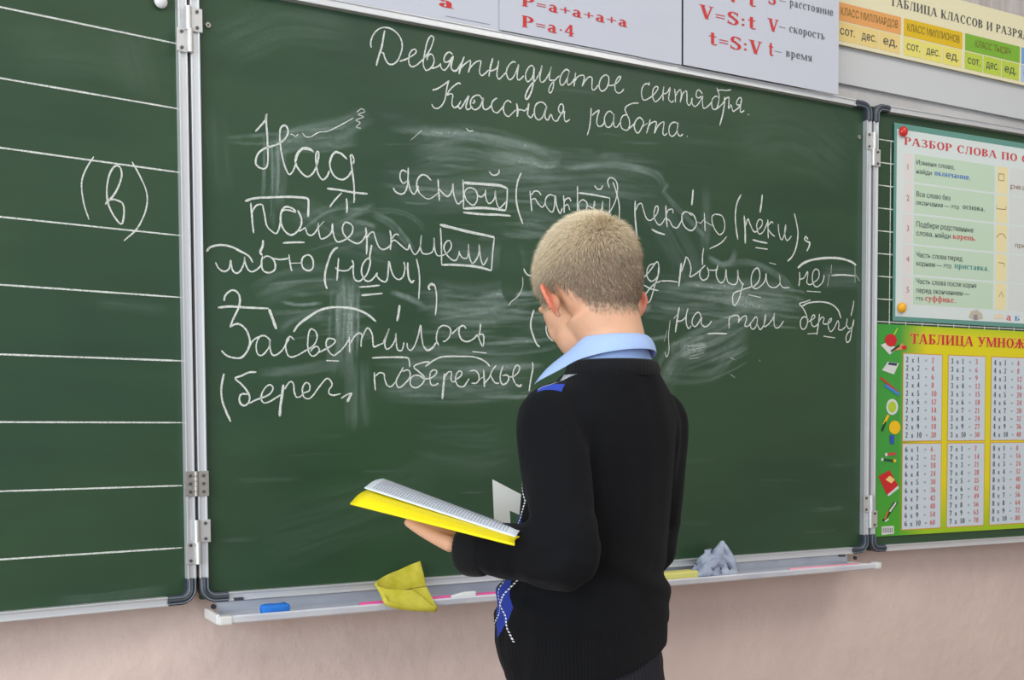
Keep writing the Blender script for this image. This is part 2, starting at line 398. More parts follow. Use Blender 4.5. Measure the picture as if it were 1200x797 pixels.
C_(735, 80, "188,120 190,145 165,135 135,160 122,210 130,260 150,280 190,262 220,240 255,200 268,170 250,160 228,180 218,230 230,280 250,292 285,260 310,225;318,160 310,220 312,285;312,225 345,215 372,170 365,220 360,270 385,298 405,280;412,180 418,240 418,300;418,250 440,205 465,190 470,240 460,300;462,290 485,220 515,200 520,240 520,300 540,325 560,290 565,260;560,265 565,310 590,335 620,310 650,260 660,240;655,225 625,190 605,205 600,245 620,260 645,245;655,240 655,300 665,350 700,335 735,295;905,188 860,195 820,190 790,195;780,170 790,200 800,240 795,300 775,355 745,355 735,310 745,265 775,245 795,255;w3.8 850,250 845,320 830,410 805,500;775,360 830,310 855,270 885,255 885,300 880,355;885,355 905,320 920,375 945,365 965,350 990,310 995,265 975,260 955,290 955,320 985,320;995,270 985,350 990,385 1020,370;w4 1052,402 1060,408")
C_(495, 85, "85,155 130,142 180,110 215,85 230,70;230,70 215,120 205,180 195,235 170,285 130,315 95,305 80,275;330,105 320,92 290,105 240,150 210,200;215,200 245,185 265,200 258,240 258,285 280,308 310,290 335,250;310,285 325,318 350,290 385,230 405,205 390,250 378,300 390,325 415,315 435,300;520,235 495,200 455,205 425,235 418,280 435,315 465,325 500,300 520,255 530,220 525,270 530,310 550,325 580,310 605,280;445,235 455,260 432,270;650,225 630,235 605,265 605,310 625,345 655,350 690,315 715,280;775,265 745,245 715,270 705,320 720,365 750,385 785,355 815,325;w4 820,270 830,330 825,388;830,330 860,325 890,335 915,310;w3.6 928,268 920,320 915,370;915,370 945,395 970,360;1085,300 1055,265 1015,262 985,290 975,340 985,390 1015,415 1050,385 1070,330 1085,295 1070,350 1070,395 1095,415 1120,365 1141,413 1171,425 1196,385 1226,335 1228,290 1211,275 1191,295 1188,335 1216,360 1241,335;1241,335 1236,395 1251,430 1286,410")
C_(655, 105, "280,160 275,240 265,330 245,400;285,230 310,205 350,180 335,230 328,290 345,322 375,315 400,280;470,215 445,190 415,205 395,250 400,300 420,330 450,320 475,270 478,215 475,270 480,320 505,328 530,290;695,118 640,122 590,145 575,175 590,215 610,260 615,310 600,350 575,355 545,335 535,290 545,245 570,222 600,230;600,350 640,315 665,290;735,275 705,245 675,265 655,310 665,360 690,380 715,345 735,300 735,275;720,330 770,295;795,260 780,320 762,385;775,330 800,295 835,280 850,290 840,335 830,385;835,380 855,330 885,295 915,285 910,330 905,380 920,400 945,380;1035,300 1010,285 975,300 958,345 965,395 990,408 1020,380 1035,330 1038,290 1030,350 1040,395 1060,405 1080,388;w4 1114,406 1121,412")
C_(285, 125, "w3.2 105,218 150,170 190,120 203,65 200,140 208,240 212,340 215,440 210,510 185,542 145,535 112,505 110,460 130,410 170,375 215,355 270,340 320,320;w3 320,320 365,280 390,230 380,180 355,165 325,190 318,260 325,350 340,440 365,530 400,592 435,560 460,490;w3.2 615,400 580,368 530,358 485,390 455,450 462,510 500,570 555,612 600,590 635,530 655,450 655,395 635,410 635,480 650,580 690,638 730,610 750,560;605,385 560,375 515,375 475,420 460,480;w3.2 905,460 860,415 810,400 775,430 755,500 770,570 810,620 865,638 915,610 945,560;890,445 840,405 800,395 765,440 750,500;w3.2 935,430 950,560 965,680 968,797 965,840;960,500 965,460 945,420 930,440;w4 730,715 850,730 960,750 1085,762;w3 860,752 800,815 752,880")
C_(285, 215, "w4 15,155 100,130 250,122 400,118 520,125 565,140 568,200 565,295;w3.3 65,170 72,250 80,350 90,435;78,250 110,195 160,185 175,220 190,300 205,370 245,415 285,438 310,400 325,330;w3.3 460,245 420,215 370,205 335,240 325,300 335,370 375,430 425,450 475,415 505,360 505,300 475,235;460,255 400,235 350,235 325,270;480,415 500,412 540,385;540,385 560,440 590,455 625,430 650,385 655,345 655,400 670,470 690,485 740,460 770,420 778,350;778,350 785,440 820,510 890,490 945,440 955,380 920,345 885,345 865,390 875,440 920,490 990,525 1035,505 1070,450;650,390 705,330;w3.6 1068,385 1078,500 1075,620;1080,480 1100,440 1135,425 1150,470 1180,550 1220,578 1260,562 1285,536;w3.4 1280,408 1290,486 1283,581;1360,451 1325,446 1295,486;1285,516 1320,496 1360,526 1430,581 1450,526;1450,531 1465,576 1495,621 1525,596 1545,546 1555,451 1545,536 1555,596 1580,616 1630,611 1660,576 1665,476 1670,566 1690,626 1730,631 1780,606 1815,556 1805,506 1775,506 1750,556 1770,616 1820,666 1855,671 1880,626 1885,591;1880,596 1900,636 1930,656 1960,636 1965,531 1970,626 1995,696 2025,676 2055,616 2058,536 2065,616 2080,686 2098,711 2135,648;w3.6 900,130 905,200 903,260;w3.4 345,520 440,515 535,515")
C_(430, 240, "w5 635,175 760,205 900,240 1040,268 1112,285;w3 1110,285 1095,430 1085,575;w3 640,200 648,350 650,525;w4.6 650,525 760,525 950,540 1085,575")
C_(235, 270, "w3.6 50,185 90,145 180,128 270,145 340,180 420,225 455,280;130,280 160,335 210,360 250,330 262,260 275,340 310,375 350,350 380,280 383,230 390,290 420,350 460,360 510,325 540,290;w3.8 545,85 540,140 520,190 540,220;w3 540,225 530,300 550,355 600,370 645,345 650,290 620,240 575,225 545,245;w3 610,240 690,255 770,245;770,210 780,290 795,355;780,288 880,285;w3 925,215 890,240 882,290 900,335 945,352 980,325 980,260 955,220 925,215")
C_(375, 270, "w3.6 155,150 120,170 85,230 50,340 40,420 48,480 62,512;w3 160,240 155,320 147,440;130,325 170,350 240,350 280,310;w3 275,260 290,290 288,360 300,425 340,445 375,420 410,380 435,300 435,255 410,250 375,290 360,350 370,400 400,440 440,440 480,400 500,370;w3.4 450,125 440,180 430,250;w3 490,390 520,430 570,450 590,400 600,270 620,350 650,410 690,430 725,400 740,330 730,275;w3.8 765,280 765,350 775,420 800,455 820,435;w3 840,250 860,340 868,450 860,600")
C_(375, 270, "w4.5 960,520 945,500 965,470 1000,480;w3 1000,475 1015,560 1015,650 1005,740")
C_(375, 270, "w3.2 340,495 430,490 520,480;w3.2 360,568 450,560 545,550")
C_(250, 330, "w3.4 92,170 105,120 150,80 190,80 225,120 230,180 210,250 175,320 145,400;w3.4 145,395 200,370 250,385 290,430 315,500 315,560 280,630 230,668 150,660 100,635 70,600;315,560 350,510 400,480;500,520 460,478 415,475 385,510 372,570 385,630 420,645 460,610 490,560 490,520 495,590 515,640 550,640 600,600 630,550 665,490;705,510 670,480 640,510 630,570 645,635 680,660 740,640 800,605 830,590 880,550 905,490 890,435 850,415 830,460 822,540 830,610 860,650 895,640 925,600 900,565 860,590 850,610;915,620 960,600 1030,560 1065,520 1040,500 1000,500 982,540 1000,600 1045,645 1090,620 1140,570 1185,500;1185,480 1188,560 1188,620;1195,540 1230,480 1270,450 1295,465 1290,520 1288,570;1295,500 1330,420 1355,410 1385,460 1392,530 1400,570 1440,555 1480,540;1480,540 1510,470 1535,410 1510,480 1495,540 1510,590 1550,570 1585,510 1592,450 1595,530 1605,590 1630,605 1650,590 1663,530;1690,535 1695,580 1720,600 1750,570 1785,480 1808,380 1815,470 1830,560;w3.6 1830,560 1865,600 1910,580 1945,530;1965,560 1945,500 1960,420 2000,385 2050,395 2072,430 2060,480 2025,520 2000,522;2080,460 2120,420 2165,385;w3.3 2205,410 2180,385 2150,400 2142,450 2165,505 2215,525 2270,500 2304,460;w3 2331,370 2325,440 2314,480 2334,540 2351,565 2359,520 2357,470 2334,460 2300,480")
C_(250, 330, "w4 40,228 150,218 300,228 480,235;w5 485,240 515,320 548,415")
C_(250, 330, "w4.2 700,440 740,380 830,310 930,250 1040,225 1180,230 1270,252 1345,288 1420,350")
C_(250, 330, "w4 985,690 1095,695;w4.5 1625,205 1615,280 1602,345;w3.4 2259,612 2384,625")
C_(250, 415, "w3.6 92,170 75,250 68,330 80,420 110,500 150,590;w3.2 375,158 310,160 245,190 190,212 240,260 285,310 315,370 305,425 270,450 235,430 225,385 245,350 300,350;310,432 370,400 415,385 490,350 520,300 495,268 455,290 425,340 415,390 440,425 490,415 540,385 590,355;w4.6 610,265 600,350 585,450 578,545;620,310 650,260 680,240 700,270 705,330 725,375 760,370 790,340 835,320 840,270 810,250 785,275 775,320 790,375 830,390 870,360 920,290 985,215 1020,230 1035,270 1010,310 1010,345 1050,360 1110,345;1114,388 1159,358 1209,338;w4.5 1209,338 1184,383 1169,418")
C_(380, 390, "w3.2 415,220 520,215 690,215 735,230 745,300;w3.2 435,345 438,430 445,505;445,380 480,350 520,360 525,400 545,455 580,470 620,430;690,300 650,370 625,430 650,480 700,445 745,390 745,340 720,325 680,340;w3 920,255 860,260 780,295 830,345 875,395 850,450 800,480 755,460 750,410 780,375 830,375 870,400 925,400;925,400 970,365 980,335 950,325 925,350 920,400 930,450 960,460 995,440")
C_(500, 390, "w4.4 155,355 145,460 135,580;155,390 185,345 215,345 210,400 225,430 250,420;250,410 295,380 305,345 280,335 255,370 250,420 275,465 320,470 350,430 370,400;375,335 420,330 450,360 455,410 430,440 390,440;w3.4 495,320 500,400 502,475;455,410 495,385;605,285 570,330 545,390 505,440;555,370 575,410 600,440 630,440;w3.2 665,290 645,350 640,410 660,450 695,440 715,400 700,370 660,375;715,385 760,380 800,340 810,300 785,285 760,320 750,390 775,450;w4 775,450 810,468 825,450;w3.2 920,255 925,310 905,420 892,510")
C_(500, 390, "w3.2 -14,295 46,250 116,215 206,206 300,207 400,210 470,230 520,260 550,295")
C_(450, 180, "w3 80,300 100,335 150,355 185,330 205,260 210,125;200,165 160,145 140,175 140,220 165,260 200,240;210,230 225,310 255,355 280,330 300,280;w3 410,235 370,195 325,188 290,230 285,290 310,350;w2 310,350 370,395 420,385 470,345;w3.2 470,225 475,320 482,415;480,310 510,345 555,375 590,330 600,265 605,340 620,400 645,440 690,405;800,320 760,300 720,310 700,350 720,410 770,450 805,425 815,370 800,320;815,365 850,380 880,350;885,315 885,380 910,435 945,420 965,380 970,320 975,400 1005,475 1065,420;915,155 940,185 970,190 1000,170 1005,140")
C_(450, 180, "w3 688,228 692,350 692,485;w5 695,255 780,262 930,272 1010,280 1075,305;w3 1075,300 1072,400 1060,500;w5 692,482 820,475 930,480 1060,498;w4.2 690,515 850,530 1000,535 1105,545")
C_(595, 190, "w3.6 115,95 85,170 72,260 75,350 95,440 130,540;w3 192,250 200,340 208,430;290,290 265,258 230,255 205,290;205,330 235,320 265,365 300,395 325,360;410,300 370,285 335,310 325,360 350,410 385,438 405,390 412,290 425,380 455,450 475,400;w3 485,290 490,370 490,445;550,345 535,315 505,325 490,350;490,390 520,370 540,420;w3 607,210 607,300 605,450;w3.6 615,270 740,285 890,315;w3 890,315 885,450;615,360 650,330 685,350 690,390 665,450 625,430 615,365;690,380 750,400 755,340 750,400 770,460 810,430 828,340 825,420 850,470 880,430;755,205 780,235 810,235 828,205")
C_(595, 190, "885,225 870,170 890,138 930,150 955,200 950,290 925,370 880,450;915,170 945,260 970,370 972,465 960,540")
C_(730, 210, "w3.6 105,190 103,300 110,400 122,525;110,270 130,225 160,215 180,280 205,345 240,360 275,330 300,290 305,245 285,240 270,290 275,350 310,400 340,385 370,335;w3.4 372,230 375,320 385,420;435,300 430,265 395,270 375,310;385,345 410,370 430,410 470,425 500,380 520,340;w3 600,320 550,285 515,310 515,370 545,425 595,450 635,410 635,360 610,310 560,290;640,375 680,385;708,295 712,380 715,455;675,390 705,350;715,370 780,410;800,305 775,330 780,390 810,455 845,485 880,450 885,380 860,320 800,305;w4.5 610,90 605,160 598,228;w4 248,438 300,465 365,485;w2.6 905,500 850,560 755,608")
C_(850, 215, "w3.6 135,98 100,170 85,270 90,380 107,490;w4.4 320,98 312,180 300,255;w4.6 162,280 170,400 172,525;175,370 195,310 215,360 245,420 275,420;275,410 315,370 318,325 290,318 270,370 290,440 330,420 365,340;w3.2 368,315 370,400 372,480;415,350 400,335 370,370;370,400 400,440 430,465;460,355 465,430 490,495 520,420 525,360 515,430 535,500 575,460;w3.6 600,262 620,350 632,440 615,560 580,640 540,680;w4 235,492 300,510 365,522;w4.4 260,560 365,575;w2.8 380,692 440,708")
C_(850, 215, "w3.8 720,490 700,465 690,490 715,510 735,520 725,560 708,592")
C_(860, 290, "w5.2 555,180 610,135 700,105 820,92 930,98 1020,125 1065,155")
C_(735, 280, "110,355 160,320 210,260 250,205 270,215 275,290 250,345 210,370 175,340 170,280 195,230 240,215;w3 270,250 265,330 240,400 215,490 190,550 150,550 150,500 190,440 240,390 290,370;290,368 370,368 440,378;140,402 200,435 270,452;w4.4 470,210 460,300 448,415;w3 470,290 500,200 515,160 545,210 555,270 545,330 590,310 640,270;w3 665,80 655,150 655,230;w3 680,230 640,270 630,320 655,360 695,345 710,300 695,245;700,270 750,275 790,265;w3 790,230 775,290 780,340 815,385 850,350 860,265 865,330 880,380 930,400 960,370 962,270 970,340 1000,390 1015,400;w3 1010,385 995,440 975,520 940,580 920,560 925,480 1000,445 1090,415;w3 1090,430 1145,370 1155,300 1135,255 1100,280 1080,340 1085,410 1120,435 1165,410 1196,375 1206,340 1210,300;1210,300 1216,370 1241,415 1291,425 1331,385 1326,315 1336,395 1361,425 1416,425;w3.4 1051,487 1166,513")
C_(860, 290, "w3 570,215 572,270 565,340;572,280 610,265 640,210 640,260 635,310 665,325 690,310 735,270 740,210 710,190 685,230 685,300 715,345 760,320 780,280 785,240;w3.4 850,245 950,240 1055,250;w3.2 635,382 755,390;w1.6 850,150 845,230;w1.8 1055,150 1055,310;w2.2 1060,240 1095,290;w1.6 830,240 815,340")
C_(775, 340, "w4 155,150 140,230 120,370;105,250 135,215;130,275 180,265 215,230;w3 230,160 215,220 215,290 235,335 260,310;w3 350,250 330,200 305,200 275,240 265,290 290,320 320,290 350,235 345,290 375,320 405,310 438,270")
C_(775, 340, "w3.6 400,382 480,378 570,382")
C_(775, 340, "w3 590,335 588,270 600,235 650,220 675,235 668,290;672,280 700,240 735,225 740,260 725,310 755,315 785,280;785,280 820,235 835,250 830,300 805,340 780,330 775,300;835,300 860,345 890,310 905,260 908,215 895,280 900,320 940,290 975,240 985,200 980,270 990,325 1025,325 1065,270")
C_(860, 290, "w3 665,458 620,475 570,492 600,530 630,590 640,650 625,700 600,715 580,690 580,640 610,605 650,630;w3.6 590,515 650,485 750,475 840,492 905,545 932,620;635,655 690,625 705,600 690,590 670,630 680,680 705,690 740,660;w3.4 745,580 735,670 720,765;740,650 765,610 785,620 775,660 800,670 840,650 850,620 825,640 820,690 840,735 870,710 905,640 915,680 910,715 940,720 975,690;975,690 985,640 985,620;985,680 1000,710 1035,690 1045,630 1030,690 1020,760 1010,810 985,830 975,790 990,750 1015,725;w3 1045,465 1035,530 1018,600;w4 640,755 730,750;w4.4 780,775 880,790")
C_(590, 290, "w3.6 265,545 245,610 235,680 250,750 285,840 315,870;w3 370,680 372,730 390,780 430,820;w3 1090,590 1100,680 1100,760;w3 270,45 275,80 262,190 245,245;w3.4 175,185 190,220 220,245 255,242")
# faint unwiped marks
C_(285, 125, "w1.4 410,240 430,245 455,260 480,240;w1.6 515,230 545,265 590,265;w1.6 590,265 660,225 740,215 880,145 960,100;w1.3 990,50 1030,20 1060,45 1000,70 1050,90 980,120 1020,140 985,180 1030,190")
C_(480, 145, "w1.6 10,143 105,60;w1.8 490,40 520,65 555,60")
C_(590, 290, "w1.5 165,260 165,340 130,420 60,480 45,510")
C_(775, 340, "w1.4 20,450 50,350;w1.6 75,260 60,400 65,520 45,585 30,540;w1.3 225,490 380,480;w1.2 230,530 400,490;w1.3 250,580 370,545;w1.2 240,600 330,590;w1.6 850,610 862,622;w1.5 600,735 640,765;w1.5 600,590 640,610")
lw = lambda s: chalk(PL, lwing, 0, 180, 3.987, s, 'chalk_letter')
lw("w2.4 437,15 400,75 380,140 390,230 415,310;w3 500,230 540,180 567,110 560,65 535,60 510,100 498,170 505,235 530,290 565,330 578,290 575,240 550,220 515,215 490,238;w2.6 615,38 650,100 685,185 680,265 640,350 578,408")
for a, b in ((9, 51), (90, 129), (172, 203), (254, 276), (333, 349), (414, 424), (494, 496), (575, 570), (656, 642)):
    z = (PL.sz(0, a)[1] + PL.sz(208, b)[1]) / 2
    P = [Vector((-.762 + .75 * k / 24 + .004, z)) for k in range(25)]
    P[-1].x = PL.sz(209, b)[0] + .006
    vs, fs = strip(PL, P, .0026); mesh('chalk_line', [PL.pt(x, y, .0008) for x, y in vs], fs, CHALK, lwing)
# squares on the right wing
zt_ = PR.sz(1028, 163)[1]
for k in range(19):
    z = zt_ - k * .0505
    if z < Z0 + .03: break
    vs, fs = strip(PR, [Vector((.018 + .73 * j / 20, z)) for j in range(21)], .0026)
    mesh('chalk_line', [PR.pt(x, y, .0008) for x, y in vs], fs, CHALK, rwing)
s1_ = PR.sz(1042.5, 300)[0]
for k in range(15):
    s = s1_ + k * .0505
    if s > .745: break
    vs, fs = strip(PR, [Vector((s, 1.05 + (zt_ - 1.05) * j / 20)) for j in range(21)], .0024)
    mesh('chalk_line', [PR.pt(x, y, .0009) for x, y in vs], fs, CHALK, rwing)
# wiped chalk film, laid down stroke by stroke
def film(pl, parent, data):
    V, F, UV, A = [], [], [], []; off = .0002
    for pts, wpx, op in data:
        P = [Vector(pl.sz(*p)) for p in pts]; mid = pts[len(pts) // 2]
        a, b = pl.sz(mid[0], mid[1] - wpx / 2), pl.sz(mid[0], mid[1] + wpx / 2); w = abs(a[1] - b[1]) * 1.25
        P = catmull(P, 8) if len(P) > 2 else [P[0].lerp(P[1], k / 10) for k in range(11)]
        n = len(P); off += .000012; L = 0; r = random.random() * 9; NV = 6
        for i, p in enumerate(P):
            q = P[max(i - 1, 0)]; L += (p - q).length
            t = (P[min(i + 1, n - 1)] - q).normalized(); nn = Vector((-t.y, t.x)); fade = min(1, i / (n * .22), (n - 1 - i) / (n * .22))
            for j in range(NV + 1):
                v = j / NV; x = p + nn * (v - .5) * w; V.append(pl.pt(max(min(x.x, 1.449), 0.001) if pl is PB else x.x, x.y, off))
                UV.append((L + r, v * w * 60 + r)); A.append(op * fade * math.sin(math.pi * v) ** .7)
        b0 = len(V) - n * (NV + 1)
        for i in range(n - 1):
            for j in range(NV):
                k = b0 + i * (NV + 1) + j; F.append((k, k + 1, k + NV + 2, k + NV + 1))
    o = mesh('chalk_smear', V, F, SMEAR, parent); o['kind'] = 'stuff'; me = o.data
    uv = me.uv_layers.new(name='UVMap'); at = me.attributes.new('film', 'FLOAT', 'POINT')
    for l in me.loops: uv.data[l.index].uv = UV[l.vertex_index]
    at.data.foreach_set('value', A)
SMEARS = [
 ([(315, 185), (345, 160), (400, 148), (435, 132)], 24, .30), ([(440, 135), (480, 140), (505, 150), (545, 156)], 8, .22), ([(335, 170), (380, 172), (420, 158)], 12, .3), ([(455, 150), (500, 154), (560, 160), (620, 172), (652, 190)], 10, .5),
 ([(480, 180), (540, 168), (600, 180), (655, 200)], 42, .30), ([(560, 176), (610, 186), (640, 194), (652, 190), (655, 180)], 8, .55), ([(440, 215), (520, 222), (600, 210), (700, 208), (780, 220)], 50, .22),
 ([(660, 196), (700, 192), (735, 195), (762, 201)], 9, .5), ([(740, 196), (765, 203), (775, 212), (776, 222)], 9, .3), ([(776, 222), (788, 238), (800, 250), (830, 282)], 6, .38), ([(783, 215), (776, 227)], 5, .5), ([(320, 165), (322, 205), (318, 245)], 26, .30),
 ([(430, 246), (470, 249), (490, 260), (498, 272)], 5, .45), ([(436, 251), (458, 262), (474, 280), (484, 294)], 8, .55), ([(355, 270), (378, 252), (400, 245), (435, 246)], 4, .45), ([(405, 258), (425, 261), (442, 266)], 6, .6), ([(335, 240), (400, 275), (470, 300)], 40, .16),
 ([(298, 348), (335, 332), (398, 322)], 30, .22), ([(328, 353), (350, 357), (378, 355)], 4, .55), ([(340, 345), (400, 343)], 6, .45), ([(406, 320), (402, 380), (400, 445)], 34, .42), ([(418, 420), (420, 505)], 30, .22), ([(325, 388), (345, 374), (385, 366)], 14, .35),
 ([(456, 342), (480, 350), (502, 362)], 7, .5), ([(495, 350), (560, 358), (620, 345)], 48, .30), ([(500, 372), (540, 366), (600, 360)], 22, .35), ([(548, 404), (600, 402), (660, 396)], 4, .4), ([(555, 414), (620, 412), (658, 405)], 5, .4), ([(440, 425), (520, 425), (630, 425)], 34, .22),
 ([(435, 455), (540, 462), (625, 455)], 26, .26), ([(480, 445), (540, 445)], 16, .3), ([(300, 438), (340, 436), (400, 425)], 14, .24), ([(600, 255), (640, 262), (690, 280)], 30, .2), ([(520, 290), (560, 300), (620, 300)], 30, .16),
 ([(828, 301), (846, 310), (858, 305), (862, 290)], 7, .6), ([(752, 345), (800, 350), (860, 350), (930, 352)], 46, .30), ([(820, 345), (865, 352), (912, 368)], 18, .42), ([(838, 312), (880, 308), (918, 328), (934, 350)], 8, .3), ([(850, 345), (930, 350)], 30, .22), ([(770, 465), (790, 420), (840, 400), (880, 370)], 34, .30),
 ([(795, 410), (828, 404)], 22, .5), ([(770, 440), (830, 440), (855, 420), (875, 390)], 18, .26), ([(752, 400), (785, 394)], 6, .5), ([(800, 400), (800, 420)], 30, .35), ([(745, 362), (765, 361)], 8, .5), ([(962, 325), (1008, 325)], 24, .22), ([(760, 235), (800, 300), (815, 345)], 40, .14), ([(828, 215), (826, 300)], 14, .18),
 ([(480, 520), (560, 530), (600, 520)], 60, .08), ([(300, 640), (420, 600), (520, 560)], 70, .07), ([(250, 60), (330, 30), (420, 40)], 50, .09), ([(250, 120), (262, 230)], 26, .08), ([(850, 160), (930, 150), (1000, 200)], 80, .07)]
_r = random.Random(11); fine_ = []
for (ua, ub, va, vb, sl, cnt, op) in ((440, 780, 165, 240, .06, 34, .34), (300, 440, 330, 400, -.10, 20, .32), (480, 660, 340, 400, -.02, 30, .36), (430, 640, 400, 470, 0, 34, .30), (745, 945, 330, 375, .12, 30, .40), (330, 440, 240, 300, -.35, 12, .26), (780, 880, 390, 450, -.45, 22, .30), (260, 420, 150, 180, -.05, 14, .26), (520, 650, 250, 310, .05, 14, .24), (250, 1000, 500, 640, -.03, 26, .10), (640, 990, 60, 200, .1, 16, .09)):
    for _ in range(cnt):
        u0 = _r.uniform(ua, ub - 30); L0 = _r.uniform(30, 110); v0 = _r.uniform(va, vb); k0 = sl + _r.uniform(-.05, .05)
        u1 = min(u0 + L0, ub); fine_.append(([(u0, v0), ((u0 + u1) / 2, v0 + k0 * (u1 - u0) / 2 + _r.uniform(-2.5, 2.5)), (u1, v0 + k0 * (u1 - u0))], _r.uniform(1.6, 6), op * _r.uniform(.4, 1.1)))
for _ in range(26):
    u0 = _r.choice([_r.uniform(308, 326), _r.uniform(392, 420)]); v0 = _r.uniform(150, 180) if u0 < 340 else _r.uniform(320, 350); fine_.append(([(u0, v0), (u0 + 1, v0 + 40), (u0 - 1, v0 + _r.uniform(60, 110))], _r.uniform(1.5, 4), .30))
def film_sheet(pl, parent, data, x0, x1, z0, z1, step=.0020):
    """all wipe marks of one panel laid into a single thin layer of chalk dust"""
    nx, nz = int((x1 - x0) / step) + 1, int((z1 - z0) / step) + 1; tot = np.zeros((nz, nx)); rng = np.random.default_rng(4)
    for pts, wpx, op in data:
        P = [Vector(pl.sz(*p)) for p in pts]; mid = pts[len(pts) // 2]
        w = abs(pl.sz(mid[0], mid[1] - wpx / 2)[1] - pl.sz(mid[0], mid[1] + wpx / 2)[1]) * 1.15
        P = catmull(P, 24) if len(P) > 2 else [P[0].lerp(P[1], k / 24) for k in range(25)]
        A = np.array([(p.x, p.y) for p in P]); seg = np.linalg.norm(np.diff(A, axis=0), axis=1); L = np.concatenate([[0], np.cumsum(seg)])
        n = max(int(L[-1] / .0009), 4); t = np.linspace(0, L[-1], n); C = np.stack([np.interp(t, L, A[:, k]) for k in (0, 1)], 1)
        T = np.gradient(C, axis=0); T /= np.linalg.norm(T, axis=1)[:, None] + 1e-9; Nn = np.stack([-T[:, 1], T[:, 0]], 1)
        m = max(int(w / .0009), 3); v = np.linspace(0, 1, m)
        k1 = max(2, int(w / .0042)); k2 = max(2, int(L[-1] / .07) + 1)          # streaks: fine across, long along
        g = rng.random((k2 + 1, k1 + 1)); yi = np.linspace(0, k2 - 1e-6, n); xi = np.linspace(0, k1 - 1e-6, m)
        ya, xa = yi.astype(int), xi.astype(int); fy, fx = (yi - ya)[:, None], (xi - xa)[None]
        S_ = (g[ya][:, xa] * (1 - fy) * (1 - fx) + g[ya + 1][:, xa] * fy * (1 - fx) + g[ya][:, xa + 1] * (1 - fy) * fx + g[ya + 1][:, xa + 1] * fy * fx)
        h = rng.random(m); S_ = np.clip((S_ * .75 + h[None] * .25 - .22) * 1.5, .06, 1)
        fade = np.minimum(1, np.minimum(np.linspace(0, 5, n), np.linspace(5, 0, n)))[:, None]
        a = .62 * op * fade * (np.sin(np.pi * v) ** .55)[None] * S_
        X = C[:, None, :] + Nn[:, None, :] * ((v - .5) * w)[None, :, None]
        ix = np.rint((X[..., 0] - x0) / step).astype(int); iz = np.rint((X[..., 1] - z0) / step).astype(int); ok = (ix >= 0) & (ix < nx) & (iz >= 0) & (iz < nz)
        buf = np.zeros((nz, nx)); np.maximum.at(buf, (iz[ok], ix[ok]), a[ok]); tot = 1 - (1 - tot) * (1 - buf)
    # patch wiped clean with a wet finger
    cl = np.array([pl.sz(*p) for p in ((588, 283), (606, 284), (611, 300), (611, 338), (597, 356), (588, 345), (585, 300))])
    gx, gz = np.meshgrid(x0 + np.arange(nx) * step, z0 + np.arange(nz) * step); ins = np.zeros((nz, nx), bool); k = len(cl)
    for q in range(k):
        (xa_, za_), (xb_, zb_) = cl[q], cl[(q + 1) % k]; c_ = (za_ > gz) != (zb_ > gz); ins ^= c_ & (gx < (xb_ - xa_) * (gz - za_) / (zb_ - za_ + 1e-12) + xa_)
    tot[ins] *= .12
    V = np.stack([gx, np.full_like(gx, YB - .00035), gz], -1).reshape(-1, 3); a = tot.ravel()
    r_, c_ = np.meshgrid(np.arange(nz - 1), np.arange(nx - 1), indexing='ij'); b = (r_ * nx + c_).ravel(); F = np.stack([b, b + 1, b + nx + 1, b + nx], 1)
    F = F[a[F].max(1) > .004]; used = np.unique(F); mp = np.zeros(len(V), np.int64); mp[used] = np.arange(len(used)); V = V[used]; a = a[used]; F = mp[F]
    m2 = bpy.data.meshes.new('chalk_smear'); m2.vertices.add(len(V)); m2.vertices.foreach_set('co', V.astype(np.float32).ravel()); m2.loops.add(len(F) * 4); m2.loops.foreach_set('vertex_index', F.astype(np.int32).ravel())
    m2.polygons.add(len(F)); m2.polygons.foreach_set('loop_start', np.arange(0, len(F) * 4, 4, dtype=np.int32)); m2.update(calc_edges=True)
    at = m2.attributes.new('film', 'FLOAT', 'POINT'); at.data.foreach_set('value', a.astype(np.float32)); m2.materials.append(DUST.m)
    o = link(bpy.data.objects.new('chalk_smear', m2), parent); o['kind'] = 'stuff'
DUST = Mat('chalk_dust', (.55, .68, .63), .95, spec=.1); _n = DUST.noise(DUST.co(), 260, 2, .6); DUST.link(Q(DUST.nt, DUST.attr('film').outputs['Fac']) * (ramp(_n, .25, .75) * .7 + .55), 'Alpha')
film_sheet(PB, centre, SMEARS + [f for f in fine_ if f[2] > 0], 0.0, 1.449, .868, 1.832)
film(PL, lwing, [([(110, 355), (150, 358), (200, 366)], 14, .10), ([(60, 705), (130, 700), (200, 690)], 12, .14), ([(10, 60), (100, 60), (190, 90)], 60, .06), ([(150, 30), (170, 120)], 40, .05)])
# ---------------------------------------------------------------- printed lettering
T_, t_ = .17, .055
def _stem(x, y0, y1, w=T_, s0=1, s1=1):
    r = [[(x, y0), (x + w, y0), (x + w, y1), (x, y1)]]
    if s0: r.append([(x - .07, y0), (x + w + .07, y0), (x + w + .07, y0 + .045), (x - .07, y0 + .045)])
    if s1: r.append([(x - .07, y1 - .045), (x + w + .07, y1 - .045), (x + w + .07, y1), (x - .07, y1)])
    return r
def _box(x0, y0, x1, y1): return [[(x0, y0), (x1, y0), (x1, y1), (x0, y1)]]
def _dg(x0, y0, x1, y1, w): return [[(x0, y0), (x0 + w, y0), (x1 + w, y1), (x1, y1)]]
def _arc(cx, cy, rx, ry, a0, a1, tw=T_, th=t_, n=12):
    out = []
    for k in range(n):
        a, b = math.radians(a0 + (a1 - a0) * k / n), math.radians(a0 + (a1 - a0) * (k + 1) / n)
        f = lambda t, X, Y: (cx + X * math.cos(t), cy + Y * math.sin(t))
        out.append([f(a, rx, ry), f(b, rx, ry), f(b, rx - tw, ry - th), f(a, rx - tw, ry - th)])
    return out
